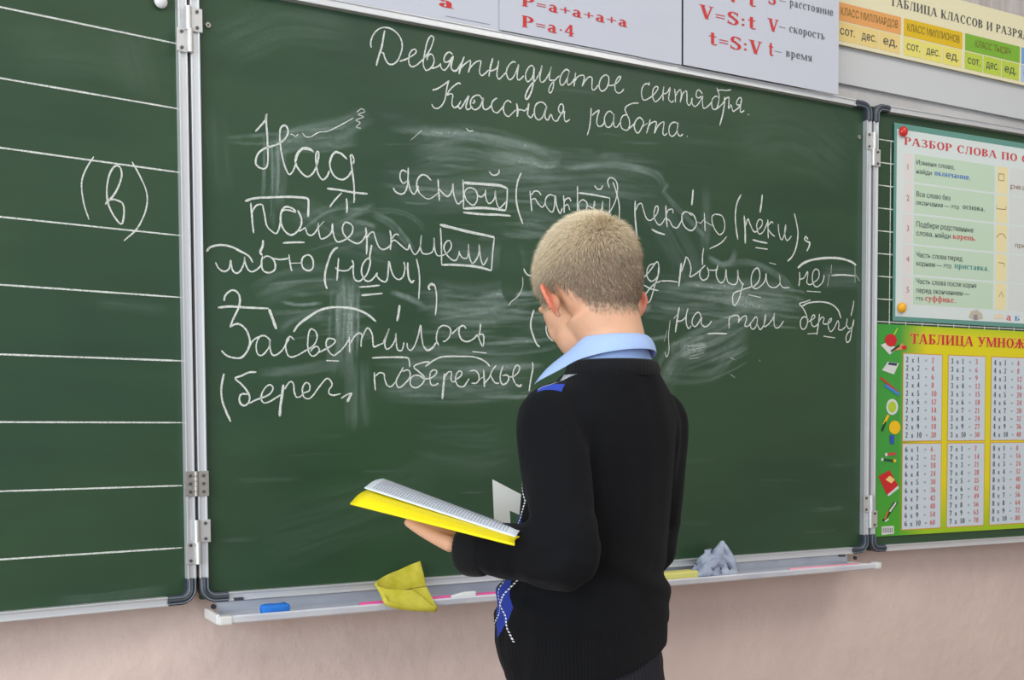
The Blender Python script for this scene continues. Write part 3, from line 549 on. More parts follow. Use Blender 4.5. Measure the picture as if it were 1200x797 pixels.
G = {
 'А': (_dg(.02, 0, .30, 1, t_) + _dg(.58, 0, .30, 1, T_) + _box(.13, .3, .62, .35) + _box(-.05, 0, .14, .045) + _box(.50, 0, .82, .045), .84),
 'Б': (_stem(.08, 0, 1) + _box(.08, .945, .62, 1) + _box(.58, .80, .62, 1) + _arc(.28, .28, .36, .28, -90, 90) + _box(.2, 0, .3, t_) + _box(.2, .51, .3, .56), .72),
 'В': (_stem(.08, 0, 1) + _arc(.28, .27, .37, .27, -90, 90) + _arc(.28, .76, .32, .24, -90, 90) + _box(.2, 0, .3, t_) + _box(.2, .5, .3, .55) + _box(.2, .945, .3, 1), .74),
 'Д': (_stem(.56, 0, 1) + _box(.16, .945, .7, 1) + _dg(.10, .05, .22, 1, t_) + _box(.0, 0, .82, .05) + _box(0, -.2, .05, .05) + _box(.77, -.2, .82, .05), .88),
 'Е': (_stem(.08, 0, 1) + _box(.08, .945, .6, 1) + _box(.56, .78, .6, 1) + _box(.08, 0, .64, .055) + _box(.6, 0, .64, .24) + _box(.2, .5, .45, .55) + _box(.43, .42, .46, .63), .72),
 'Ж': (_stem(.46, 0, 1) + _arc(.1, .9, .38, .4, -90, 0, t_, t_) + _arc(1.0, .9, .38, .4, 180, 270, t_, t_) + _dg(.04, 0, .3, .5, .14) + _dg(.92, 0, .68, .5, .14) + _box(.0, .93, .14, 1) + _box(.92, .93, 1.06, 1) + _box(-.04, 0, .24, .045) + _box(.86, 0, 1.14, .045) + _box(.25, .49, .85, .54), 1.14),
 'З': (_arc(.28, .27, .34, .27, -150, 90) + _arc(.26, .76, .30, .24, -90, 150) + _box(.2, .5, .32, .55), .68),
 'И': (_stem(.08, 0, 1) + _stem(.62, 0, 1) + _dg(.22, .12, .62, .82, t_), .90),
 'Й': (_stem(.08, 0, 1) + _stem(.62, 0, 1) + _dg(.22, .12, .62, .82, t_) + _arc(.43, 1.22, .14, .14, 190, 350, t_, t_), .90),
 'К': (_stem(.08, 0, 1) + _dg(.56, 0, .24, .56, .17) + _arc(.25, .92, .38, .4, -90, 0, t_, t_) + _box(.56, .93, .68, 1) + _box(.48, 0, .82, .045), .82),
 'Л': (_stem(.54, 0, 1) + _box(.18, .945, .7, 1) + _dg(.14, .08, .24, 1, t_) + _box(.02, 0, .17, .1), .82),
 'М': (_stem(.08, 0, 1, .06) + _stem(.82, 0, 1) + _dg(.46, 0, .08, 1, .15) + _dg(.46, 0, .84, 1, t_), 1.08),
 'Н': (_stem(.08, 0, 1) + _stem(.6, 0, 1) + _box(.2, .47, .65, .53), .88),
 'О': (_arc(.40, .5, .37, .52, 0, 360, T_, t_, 24), .80),
 'П': (_stem(.08, 0, 1) + _stem(.58, 0, 1) + _box(.2, .945, .62, 1), .86),
 'Р': (_stem(.08, 0, 1) + _arc(.30, .73, .36, .27, -90, 90) + _box(.2, .945, .31, 1) + _box(.2, .46, .31, .515), .72),
 'С': (_arc(.42, .5, .38, .52, 50, 310, T_, t_, 18) + _box(.62, .70, .68, .96) + _box(.63, .1, .67, .25), .76),
 'Т': (_stem(.28, 0, 1, s1=0) + _box(.0, .945, .74, 1) + _box(0, .76, .045, 1) + _box(.695, .76, .74, 1), .78),
 'У': (_dg(.33, .3, .04, 1, .17) + _dg(.24, 0, .62, 1, t_) + _arc(.17, .10, .12, .10, 180, 360, t_, t_) + _box(0, .955, .28, 1) + _box(.52, .955, .78, 1), .78),
 'Ц': (_stem(.08, 0, 1) + _stem(.58, 0, 1) + _box(.2, 0, .9, .05) + _box(.85, -.2, .9, .05), .94),
 'Ч': (_stem(.50, 0, 1) + _stem(.08, .5, 1, s0=0) + _arc(.36, .6, .28, .2, 180, 270) + _box(.35, .4, .55, .45), .78),
 'Ы': (_stem(.08, 0, 1) + _arc(.28, .27, .32, .27, -90, 90) + _box(.2, 0, .3, t_) + _box(.2, .49, .3, .54) + _stem(.74, 0, 1), 1.02),
 'Ь': (_stem(.08, 0, 1) + _arc(.28, .27, .34, .27, -90, 90) + _box(.2, 0, .3, t_) + _box(.2, .49, .3, .54), .70),
 'Я': (_stem(.46, 0, 1) + _arc(.38, .73, .33, .27, 90, 270) + _box(.36, .945, .5, 1) + _box(.36, .46, .5, .515) + _dg(.08, 0, .34, .5, .15) + _box(-.02, 0, .2, .045), .74),
 'V': (_dg(.30, 0, .04, 1, T_) + _dg(.36, 0, .62, 1, t_) + _box(-.04, .955, .3, 1) + _box(.5, .955, .76, 1), .76),
 'S': (_arc(.33, .74, .29, .26, 30, 250) + _arc(.33, .27, .31, .27, -150, 70) + _dg(.42, .36, .12, .66, .18) + _box(.56, .72, .6, .96) + _box(.04, .05, .08, .28), .68),
 't': (_stem(.16, .12, .92, .15, 0, 0) + _box(.04, .62, .44, .68) + _arc(.34, .14, .18, .14, 180, 330, .12, t_), .50),
 'a': (_arc(.25, .48, .2, .2, 0, 150, .13, t_) + _stem(.32, .08, .5, .14, 0, 0) + _arc(.24, .2, .2, .2, 60, 330, .12, t_) + _box(.32, 0, .54, .06), .58),
 'е': (_arc(.27, .35, .24, .36, 60, 330, .14, .06) + _arc(.27, .35, .24, .36, 0, 60, .12, .06) + _box(.1, .34, .5, .39), .55),
 'о': (_arc(.28, .34, .26, .36, 0, 360, .13, .06, 20), .58),
 'с': (_arc(.28, .34, .25, .36, 50, 310, .13, .06) + _box(.38, .48, .48, .62), .52),
 'р': (_stem(.08, -.28, .68, .13) + _arc(.28, .35, .26, .34, -110, 110, .13, .06), .60),
 'у': (_dg(.24, .1, .04, .68, .13) + _dg(.14, -.25, .44, .68, t_) + _box(-.02, .64, .2, .68) + _box(.38, .64, .54, .68) + _arc(.08, -.2, .1, .08, 180, 360, t_, t_), .56),
 'ф': (_stem(.36, -.28, 1, .12) + _arc(.26, .34, .24, .36, 60, 300, .12, .05) + _arc(.58, .34, .24, .36, -120, 120, .12, .05), .88),
 '0': (_arc(.28, .5, .25, .5, 0, 360, .12, .06, 20), .56),
 '1': (_stem(.2, 0, 1, .13, 1, 0) + _dg(.1, .82, .22, .98, .08), .56),
 '2': (_arc(.27, .73, .22, .27, -10, 170, .12, .06) + _dg(.05, .03, .36, .62, .12) + _box(.05, 0, .5, .1), .56),
 '3': (_arc(.25, .27, .25, .27, -160, 90, .12, .06) + _arc(.24, .76, .22, .24, -90, 160, .12, .06), .56),
 '4': (_stem(.33, 0, 1, .12, 1, 0) + _box(.02, .25, .55, .32) + _dg(.02, .28, .34, 1, .06), .56),
 '5': (_arc(.24, .31, .26, .31, -160, 130, .12, .06) + _box(.09, .5, .15, 1) + _box(.09, .9, .47, 1), .56),
 '6': (_arc(.28, .3, .24, .3, 0, 360, .12, .06, 16) + _arc(.42, .38, .38, .62, 90, 190, .12, .06), .56),
 '7': (_box(.04, .9, .5, 1) + _dg(.16, 0, .4, .95, .12) + _box(.04, .75, .08, 1), .56),
 '8': (_arc(.28, .27, .25, .27, 0, 360, .12, .06, 16) + _arc(.28, .76, .22, .24, 0, 360, .11, .06, 16), .56),
 '9': (_arc(.28, .7, .24, .3, 0, 360, .12, .06, 16) + _arc(.14, .62, .38, .62, -90, 10, .12, .06), .56),
 'x': (_dg(.34, 0, .04, .6, .11) + _dg(.02, 0, .40, .6, .05) + _box(-.02, 0, .12, .04) + _box(.3, 0, .5, .04) + _box(0, .56, .2, .6) + _box(.34, .56, .5, .6), .52),
 '=': (_box(.05, .28, .55, .34) + _box(.05, .48, .55, .54), .62), '+': (_box(.05, .4, .6, .46) + _box(.3, .15, .36, .71), .66),
 '·': (_box(.1, .34, .2, .44), .3), ':': (_box(.1, .1, .22, .24) + _box(.1, .5, .22, .64), .34), '.': (_box(.06, 0, .18, .12), .26), ',': (_box(.06, 0, .18, .12) + _dg(.06, -.14, .12, 0, .05), .26),
 '—': (_box(.04, .34, .96, .39), 1.0), ' ': ([], .42)}
G['P'] = G['Р']
for lo, up in zip('бвдзийклмнптцчыья', 'БВДЗИЙКЛМНПТЦЧЫЬЯ'):
    G[lo] = ([[(x * .78, y * .68) for x, y in p] for p in G[up][0]], G[up][1] * .76)
G['а'] = G['a']; G['ж'] = ([[(x * .7, y * .68) for x, y in p] for p in G['Ж'][0]], .8)
_fc = {}
def sans(ch):
    if ch not in _fc:
        c = bpy.data.curves.new('f', 'FONT'); c.body = ch + ch; c.size = 1.0; c.resolution_u = 2
        o = bpy.data.objects.new('f', c); COL.objects.link(o); dg = bpy.context.evaluated_depsgraph_get()
        me = bpy.data.meshes.new_from_object(o.evaluated_get(dg)); c.body = ch
        dg.update(); dg = bpy.context.evaluated_depsgraph_get()
        m1 = bpy.data.meshes.new_from_object(o.evaluated_get(dg))
        w2 = max([v.co.x for v in me.vertices], default=0); w1 = max([v.co.x for v in m1.vertices], default=0)
        _fc[ch] = ([[(m1.vertices[i].co.x / .72, m1.vertices[i].co.y / .72) for i in p.vertices] for p in m1.polygons], (w2 - w1) / .72 if w1 else .38)
        bpy.data.objects.remove(o); bpy.data.curves.remove(c); bpy.data.meshes.remove(me); bpy.data.meshes.remove(m1)
    return _fc[ch]
def polys(txt, serif=True):
    x = 0; out = []
    for ch in txt:
        if ch == ' ': x += .42 if serif else .36; continue
        g, adv = G[ch] if serif else sans(ch)
        out += [[(px + x, py) for px, py in p] for p in g]; x += adv + (.07 if serif else 0)
    return out, x
class Sheet:
    """one printed sheet: everything is placed in metres on its own plane"""
    def __init__(s, pl, parent, off): s.pl, s.parent, s.off, s.n = pl, parent, off, 0
    def _mesh(s, name, pol, mat, lift):
        V, F = [], []
        for i, p in enumerate(pol):
            b = len(V); V += [s.pl.pt(x, z, s.off + lift + (i % 23) * .000012) for x, z in p]; F.append(tuple(range(b, b + len(p))))
        o = mesh(name, V, F, mat, s.parent)
        return o
    def text(s, txt, u0, v0, u1, vt, mat, serif=True, prefix=None, name='lettering', lift=.0009, bold=0):
        x0, z0 = s.pl.sz(u0, v0); x1, _ = s.pl.sz(u1, v0); _, zt = s.pl.sz(u0, vt); h = zt - z0
        _, w = polys(prefix or txt, serif); k = (x1 - x0) / w; pol, _ = polys(txt, serif)
        P = [[(x0 + x * k, z0 + y * h) for x, y in p] for p in pol]
        if bold: P += [[(a + bold, b) for a, b in p] for p in P]
        return P if mat is None else s._mesh(name, P, mat, lift)
    def rect(s, u0, v0, u1, v1, mat, name='printed_field', lift=.0004):
        x0, z0 = s.pl.sz(u0, v0); x1 = s.pl.sz(u1, v1)[0]; z1 = s.pl.sz(u0, v1)[1]
        return s.box(x0, z0, x1, z1, mat, name, lift)
    def box(s, x0, z0, x1, z1, mat, name='printed_field', lift=.0004):
        return s._mesh(name, [[(x0, z1), (x1, z1), (x1, z0), (x0, z0)]], mat, lift)
def sheet_body(pl, s0, s1, z0, z1, off, th, mat, label, cat, name='poster', group=None, bend=0.0, r=0):
    """thin board with real thickness, optionally bowed"""
    t = thing(name, label, cat, pl.pt((s0 + s1) / 2, z0, off)); W_ = t.location.copy()
    bm = bmesh.new(); n = 10; fr, bk = [], []
    for k in range(n + 1):
        s = s0 + (s1 - s0) * k / n
        fr.append([bm.verts.new(pl.pt(s, z, off) - W_) for z in (z0, z1)]); bk.append([bm.verts.new(pl.pt(s, z, off - th) - W_) for z in (z0, z1)])
    for a, b, c, d in zip(fr, fr[1:], bk, bk[1:]):
        bm.faces.new((a[0], b[0], b[1], a[1])); bm.faces.new((c[0], c[1], d[1], d[0])); bm.faces.new((a[0], c[0], d[0], b[0])); bm.faces.new((a[1], b[1], d[1], c[1]))
    for a, c in ((fr[0], bk[0]), (fr[-1], bk[-1])): bm.faces.new((a[0], a[1], c[1], c[0]))
    bmesh.ops.recalc_face_normals(bm, faces=bm.faces)
    bmobj('sheet', bm, mat, t)
    g = bpy.data.objects.new('print_origin', None)
    return t
def reparent(t):
    """children were built in world coordinates: shift them into the thing's frame"""
    for c in t.children:
        if c.name.startswith('sheet'): continue
        c.data.transform(Matrix.Translation(-t.location))
# formula sheets above the board (they hang on the wall in front of the white strip)
PQ = Plane(0, -.052)
Za = 1.862
def formula(u0, u1, v, label, off, zlow=Za, ztop=2.17):
    s0, s1 = PQ.sz(u0, v)[0], PQ.sz(u1, v)[0]
    return s0, s1, sheet_body(PQ, s0, s1, zlow, ztop, off, .0015, PAPER, label, 'poster')
def crease(S_, u0, v0, u1, v1):
    a, b = S_.pl.sz(u0, v0), S_.pl.sz(u1, v1); z = (a[1] + b[1]) / 2
    S_.box(a[0], z, b[0], z + .0012, flat('crease_shade', 140, 145, 155), 'crease_shade_strip', .0006)  # thin grey strip: shade along a crease of the sheet, painted as colour
s0, s1, t = formula(330, 588, 38, 'white wall sheet with the lower half of a red letter a, leftmost above the board', .000, 1.8482)
q = Sheet(PQ, t, .000); q.text('a', 513, 7, 533, -5, RED, lift=.0006, bold=.003); crease(q, 522, 19, 574, 29.5); reparent(t)
s0, s1, t = formula(585, 797.5, 60, 'white wall sheet with two red formulas P = a + a + a + a and P = a · 4', .0035, 1.8482)
q = Sheet(PQ, t, .0035)
q.text('P=a+a+a+a', 610, 7.5, 735, -5, RED, bold=.0012); q.text('P=a·4', 610, 32, 672, 18.5, RED, bold=.0012); crease(q, 748, 68, 791, 76); reparent(t)
s0, s1, t = formula(798.5, 979.5, 100, 'white wall sheet with formulas of speed, distance and time in red and grey', .0075, 1.8475)
q = Sheet(PQ, t, .0075)
q.text('S=V·t', 818, 1 - 6, 884, -22, RED, bold=.001); q.text('S', 897, 6, 907, -9, RED, bold=.001)
q.text('V=S:t', 817, 22, 884, 6.5, RED, bold=.001); q.text('V', 897, 37, 910, 22.5, RED, bold=.001)
q.text('t=S:V', 827, 53, 891, 37.5, RED, bold=.001); q.text('t', 897, 66, 904, 50, RED, bold=.001)
for w, u0, v0, u1, vt in (('— расстояние', 910, 5.5, 974, -4), ('— скорость', 909, 36, 964, 26.5), ('— время', 904, 64.5, 949, 55)):
    q.text(w, u0, v0, u1, vt, INK)
reparent(t)
# white strip behind, and the long table of number classes
wsx = PW.sz(930, 90)[0]
tb = sheet_body(PW, wsx, 3.1, PW.sz(1100, 121)[1], 2.062, .004, .006, Mat('white_panel', srgb(196, 199, 200), .45), 'long plain white panel on the wall above the right part of the board', 'panel', 'wall_panel')
PT = Plane(0, -.020)
x0 = PT.sz(979, 50)[0]; zb = (PT.sz(979, 53)[1] + PT.sz(1200, 98)[1]) / 2; zt2 = PT.sz(979, -3)[1]
CREAM = flat('cream_print', 222, 216, 180)
tb = sheet_body(PT, x0, x0 + 1.0, zb, zb + .165, .0, .003, CREAM, 'long coloured table of number classes in orange, yellow and green above the white panel', 'poster')
q = Sheet(PT, tb, .0)
hz = [(PT.sz(u, v)[1]) for u, v in ((982, 47), (982, 25), (982, 23.5), (982, 2))]
ORG, YEL, GRN, BLU = flat('orange_print', 222, 158, 92), flat('yellow_print', 214, 178, 28), flat('green_print', 120, 172, 52), flat('blue_print', 110, 160, 210)
ORL, YEL2, GRN2, BLU2 = flat('pale_orange_print', 224, 200, 128), flat('pale_yellow_print', 222, 212, 110), flat('pale_green_print', 178, 200, 72), flat('pale_blue_print', 160, 190, 220)
edges = [(980.5, 1055.5), (1059, 1127.5), (1131, 1195)]
xs = [(PT.sz(a, 40)[0], PT.sz(b, 60)[0]) for a, b in edges]; wq = xs[2][1] - xs[2][0]; xs += [(xs[2][1] + .006 + i * (wq + .006), xs[2][1] + .006 + i * (wq + .006) + wq) for i in range(1)]
for (a, b), m1, m2, w in zip(xs, (ORG, YEL, GRN, BLU), (ORL, YEL2, GRN2, BLU2), ('КЛАСС МИЛЛИАРДОВ', 'КЛАСС МИЛЛИОНОВ', 'КЛАСС ТЫСЯЧ', 'КЛАСС ЕДИНИЦ')):
    q.box(a, hz[2], b, hz[3], m1)
    for k, cc in enumerate(('сот.', 'дес.', 'ед.')):
        a1, b1 = a + (b - a) * k / 3, a + (b - a) * (k + 1) / 3 - .003
        q.box(a1, hz[0], b1, hz[1], m2); pol, wd = polys(cc, False)
        H = (hz[1] - hz[0]); kx = (b1 - a1) * .74 / wd
        q._mesh('lettering', [[(a1 + (b1 - a1) * .13 + x * kx, hz[0] + H * .34 + y * H * .46) for x, y in p] for p in pol], INK, .0009)
    pol, wd = polys(w, False); H = hz[3] - hz[2]; fr = .9 if len(w) > 12 else .66; kx = (b - a) * fr / wd
    q._mesh('lettering', [[(a + (b - a) * (1 - fr) / 2 + x * kx, hz[2] + H * .33 + y * H * .42) for x, y in p] for p in pol], flat('olive_print', 120, 110, 50), .0009)
q.text('ТАБЛИЦА КЛАССОВ И РАЗРЯДОВ', 1043, 6, 1199, -4, INK, prefix='ТАБЛИЦА КЛАССОВ И РАЗРЯ')
reparent(tb)
# ---------------- grammar poster on the right wing
TEAL = flat('teal_print', 96, 146, 134)
P0 = PR.sz(1046.2, 200)[0]; zT = PR.sz(1046.2, 144)[1]; zB = PR.sz(1046.2, 376)[1]
t = sheet_body(PR, P0, P0 + .50, zB, zT, .0040, .0012, TEAL, 'pale grammar poster on word parts in a teal border, pinned on the right wing', 'poster')
q = Sheet(PR, t, .0040)
a_, zt1 = PR.sz(1049.5, 151.5); zb1 = PR.sz(1049.5, 371)[1]
q.box(a_, zb1, P0 + .49, zt1, flat('mint_white_print', 206, 216, 212), lift=.0003)
q.text('РАЗБОР СЛОВА ПО СОСТАВУ', 1057.6, 169.8, 1191, 160.8, flat('crimson_print', 200, 66, 74), prefix='РАЗБОР СЛОВА ПО', bold=.0006)
PNK, GRP, YLW, GRY = flat('pinkish_print', 214, 208, 204), flat('pale_green_field', 186, 208, 184), flat('pale_yellow_field', 224, 214, 166), flat('pale_grey_field', 204, 210, 206)
rows = [(181, 213.8), (216, 250), (252.5, 286), (288.5, 322), (324.5, 357)]
for i, (va, vb) in enumerate(rows):
    za_, zb_ = PR.sz(1069, va)[1], PR.sz(1069, vb)[1]
    for ua, ub, m in ((1057, 1067, PNK), (1069, 1163, GRP), (1165.5, 1178.5, YLW)):
        xa, xb = PR.sz(ua, 270)[0], PR.sz(ub, 270)[0]; q.box(xa, zb_, xb, za_, m)
    q.box(PR.sz(1181, 270)[0], zb_, P0 + .47, za_, GRY)
GT, BT, RT, TT = flat('grey_text', 92, 104, 100), flat('blue_text', 66, 120, 190), flat('red_text', 205, 74, 84), flat('teal_text', 66, 140, 140)
L_ = [('Измени слово,', 1071.5, 193, 1117, 187.5, GT, 0), ('найди', 1071.5, 203.5, 1090.5, 198, GT, 0), ('окончание.', 1093, 205.8, 1136, 199.5, BT, 1),
 ('Все слово без', 1071.5, 230.5, 1112, 224.5, GT, 0), ('окончания — это', 1071.5, 240, 1122, 234.5, GT, 0), ('основа.', 1126, 245.2, 1153, 239, GT, 1),
 ('Подбери родственные', 1071.5, 266, 1139, 259.5, GT, 0), ('слова, найди', 1071.5, 276, 1112.5, 270, GT, 0), ('корень.', 1114.5, 280, 1142.5, 273.5, RT, 1),
 ('Часть слова перед', 1071.5, 301.5, 1126, 295.5, GT, 0), ('корнем — это', 1071.5, 311.5, 1113, 305.5, GT, 0), ('приставка.', 1116.5, 314.5, 1157.5, 308, TT, 1),
 ('Часть слова после корня', 1071.5, 332.5, 1142.5, 326.5, GT, 0), ('перед окончанием —', 1071.5, 343, 1134, 337, GT, 0), ('это', 1071, 352, 1080, 347, GT, 0), ('суффикс.', 1082, 352.8, 1118.5, 346, RT, 1)]
for w, u0, v0, u1, vt, m, sf in L_: q.text(w, u0, v0, u1, vt, m, serif=bool(sf), bold=.0007 if sf else .0003)
for k, (ch, v) in enumerate((('1', 199), ('2', 235.5), ('3', 271), ('4', 307), ('5', 343))): q.text(ch, 1060, v, 1064, v - 7, flat('brownish_text', 176, 130, 120), serif=False)
BRN = flat('brown_text', 150, 110, 80)
def mark(pts, w=.0016): 
    P = [Vector(PR.sz(*p)) for p in pts]; vs, fs = strip(PR, P, w, False)
    mesh('grammar_mark', [PR.pt(a, z, .0040 + .0009) for a, z in vs], fs, BRN, t)
mark([(1168.5, 204), (1174.5, 204.8), (1174.5, 212.5), (1168.5, 211.8), (1168.5, 204)]); mark([(1166, 241), (1166, 245), (1177, 246), (1177, 242)])
mark([(1166, 279), (1168, 275.5), (1172, 274), (1175, 276), (1177, 280)]); mark([(1168, 308), (1175, 309), (1175, 313)]); mark([(1169, 348), (1171.5, 342), (1174, 348.5)])
q.text('рез', 1181.5, 221, 1200, 215.5, BRN, serif=False); q.text('при', 1187, 290, 1200, 284.5, BRN, serif=False)
# little drawings on the lower edge of that poster
def blob(pl, off, u, v, ru, rv, mat, parent, name='printed_picture', rot=0, n=18):
    c = pl.sz(u, v); ax = pl.sz(u + ru, v)[0] - c[0]; az = pl.sz(u, v - rv)[1] - c[1]; r = math.radians(rot)
    pts = []
    for k in range(n):
        a = 2 * math.pi * k / n; x, z = ax * math.cos(a), az * math.sin(a); pts.append(pl.pt(c[0] + x * math.cos(r) - z * math.sin(r), c[1] + x * math.sin(r) + z * math.cos(r), off))
    return mesh(name, pts, [tuple(range(n))], mat, parent)
def pquad(pl, off, pts, mat, parent, name='printed_picture'):
    return mesh(name, [pl.pt(*pl.sz(*p), off) for p in pts], [tuple(range(len(pts)))], mat, parent)
o_ = .0048
BEI = flat('beige_print', 186, 178, 160)
pquad(PR, o_, [(1133, 372), (1136, 365), (1143, 363), (1149, 368), (1150, 374), (1140, 375.5)], BEI, t)
pquad(PR, o_ + .0002, [(1139, 375), (1139, 369), (1143, 369), (1144, 375)], flat('grey_door_print', 140, 135, 140), t)
pquad(PR, o_, [(1163, 374), (1164, 369), (1172, 368), (1175, 374)], flat('sand_print', 220, 205, 180), t)
q.text('а', 1177, 375.5, 1184, 367, RT, serif=True); q.text('б', 1187, 376, 1194, 368, BT, serif=True)
reparent(t)
# ---------------- multiplication table on the right wing
x0 = PR.sz(1026.2, 500)[0]; zT = PR.sz(1026.2, 379.5)[1]; zB = PR.sz(1025.6, 629)[1]
mm = Mat('yellow_green_print', (.3, .6, .1), .42, spec=.4)
g = mm.xyz(mm.co()); k_ = ramp(g[0], -.275, -.19); kz = ramp(g[2], .02, .16)
green = mm.mix(kz, srgb(72, 160, 40), srgb(60, 152, 56)); yel = mm.mix(ramp(g[2], .0, .12), srgb(150, 188, 24), srgb(216, 204, 20))
top_ = ramp(g[2], .455, .487); mm.color(mm.mix(k_, green, mm.mix(top_ * .7, yel, srgb(120, 186, 40))))
t = sheet_body(PR, x0, x0 + .685, zB, zT, .0030, .0014, mm, 'green and yellow multiplication table poster, lower of the two on the right wing', 'poster')
q = Sheet(PR, t, .0030)
cells = {}
cx = [(1057, 1100.3), (1109.8, 1154.2)]
X = [(PR.sz(a, 480)[0], PR.sz(b, 480)[0]) for a, b in cx]; pit = X[1][0] - X[0][0]; wc = (X[0][1] - X[0][0] + X[1][1] - X[1][0]) / 2
Zr = [(PR.sz(1057, 414.8)[1], PR.sz(1057, 516.6)[1]), (PR.sz(1056, 520.4)[1], PR.sz(1056, 620.5)[1])]
CW, CE, BD, RD = flat('card_white_print', 196, 208, 214, .45), flat('orange_edge_print', 206, 150, 60), flat('dark_figures', 62, 70, 86), flat('red_figures', 206, 96, 96)
for r_ in range(2):
    for c_ in range(4):
        a = X[0][0] + pit * c_; b = a + wc; zt_, zb_ = Zr[r_]; num = 2 + c_ + 4 * r_
        q.box(a - .0022, zb_ - .0022, b + .0022, zt_ + .0022, CE, 'table_cell', .0003); q.box(a, zb_, b, zt_, CW, 'table_cell', .0005)
        H = (zt_ - zb_) / 10.35; bl, rd = [], []
        for k in range(10):
            z = zt_ - H * (k + .92) - .001; h = H * .64; u = wc / 6.6
            def put(lst, s, x, sc=1.0):
                pol, w = polys(s)
                lst += [[(x + px * h * 1.12 * sc + e_, z + py * h) for px, py in p] for p in pol for e_ in (0, .0007)]
            put(bl, str(num), a + u * .38); put(bl, 'x', a + u * 1.35); put(bl, str(k + 1), a + u * 2.3, .92); put(bl, '=', a + u * (3.62 if k < 9 else 3.85), .8); put(rd, str(num * (k + 1)), a + u * 4.75)
        q._mesh('figures', bl, BD, .0010); q._mesh('figures', rd, RD, .0010)
q.text('ТАБЛИЦА УМНОЖЕНИЯ', 1064.8, 402.5, 1199.5, 390.5, flat('title_halo', 240, 196, 120), prefix='ТАБЛИЦА УМНОЖ', bold=.002, lift=.0008)
q.text('ТАБЛИЦА УМНОЖЕНИЯ', 1065.3, 402.5, 1200, 391, flat('title_red', 196, 40, 40), prefix='ТАБЛИЦА УМНОЖ', bold=.001, lift=.0011)
o_ = .0040
rd_, wt_, bk_, yl_ = flat('apple_red', 196, 36, 40), flat('picture_white', 206, 210, 204), flat('picture_black', 40, 48, 40), flat('ball_yellow', 232, 186, 24)
pquad(PR, o_, [(1030.5, 404.5), (1036, 402), (1050, 408), (1041, 416)], wt_, t)
blob(PR, o_ + .0002, 1042.5, 399, 7, 7.5, rd_, t); pquad(PR, o_ + .0001, [(1045, 392), (1050, 384), (1051, 385), (1047, 393)], flat('leaf_green', 150, 200, 60), t); pquad(PR, o_ + .0003, [(1042, 412), (1056, 402), (1061, 408), (1055, 410)], flat('tan_print', 200, 140, 90), t)
blob(PR, o_ + .0004, 1058, 407.5, 3, 2.5, rd_, t); pquad(PR, o_ + .0004, [(1042, 411), (1052, 404), (1053, 406), (1043, 413)], bk_, t)
pquad(PR, o_, [(1032, 434), (1039, 424), (1052, 426), (1046, 439)], wt_, t); pquad(PR, o_ + .0002, [(1040, 424.5), (1050, 426), (1049, 429), (1039, 427.5)], flat('navy_print', 50, 60, 90), t)
pquad(PR, o_, [(1029, 443), (1032, 442), (1053, 460), (1050, 461)], flat('brick_print', 176, 70, 50), t); pquad(PR, o_ + .0002, [(1034, 452), (1036, 450), (1053, 461), (1051, 464)], flat('sky_blue_print', 60, 130, 200), t)
blob(PR, o_, 1044, 477, 7, 9.5, wt_, t); blob(PR, o_ + .0002, 1044, 477, 4.6, 6.6, flat('lens_green', 170, 196, 50), t)
pquad(PR, o_ + .0001, [(1038, 486), (1041, 487), (1035, 498), (1033, 497)], yl_, t); pquad(PR, o_ + .0003, [(1035.5, 494), (1037, 495), (1033, 506), (1031, 504)], bk_, t)
blob(PR, o_, 1047, 501, 6.6, 8, yl_, t); pquad(PR, o_, [(1041, 510), (1046.5, 510), (1046, 521), (1041.5, 520)], flat('marker_blue', 50, 80, 170), t)
pquad(PR, o_, [(1036, 531.5), (1048, 530), (1049, 533), (1037, 534.5)], flat('crayon_red', 190, 70, 60), t); blob(PR, o_ + .0001, 1037, 532.8, 1.6, 2.2, wt_, t)
pquad(PR, o_, [(1032, 537), (1048, 539), (1048, 542), (1033, 540)], flat('crayon_green', 34, 80, 50), t); blob(PR, o_ + .0001, 1047, 540, 1.8, 2, yl_, t); blob(PR, o_ + .0001, 1032.5, 538.5, 1.5, 2, wt_, t)
pquad(PR, o_, [(1028, 558), (1041, 551), (1051, 569), (1038, 580)], rd_, t); pquad(PR, o_ + .0001, [(1038, 580), (1051, 569), (1052, 572), (1040, 581.5)], wt_, t); pquad(PR, o_ + .0002, [(1036, 562), (1041, 557.5), (1047, 562), (1043, 566.5)], flat('gold_print', 232, 200, 120), t)
pquad(PR, o_, [(1032, 611), (1046, 588), (1051, 589), (1036, 610)], bk_, t); pquad(PR, o_ + .0001, [(1040, 599), (1048, 588), (1049, 590), (1042, 600)], wt_, t); pquad(PR, o_ + .0001, [(1034, 608), (1039, 598), (1040, 600), (1036, 609)], flat('copper_print', 190, 120, 50), t); pquad(PR, o_ + .0001, [(1035, 610), (1040, 607), (1040, 609), (1036, 612)], wt_, t)
pquad(PR, o_, [(1031.5, 617), (1046, 616), (1046, 625.5), (1031.5, 627)], wt_, t, 'barcode_label')
for k in range(6): pquad(PR, o_ + .0002, [(1033 + k * 2.05, 618.6), (1034 + k * 2.05, 618.5), (1034 + k * 2.05, 624), (1033 + k * 2.05, 624.2)], flat('barcode_grey', 120, 115, 125), t, 'barcode_bar')
reparent(t)
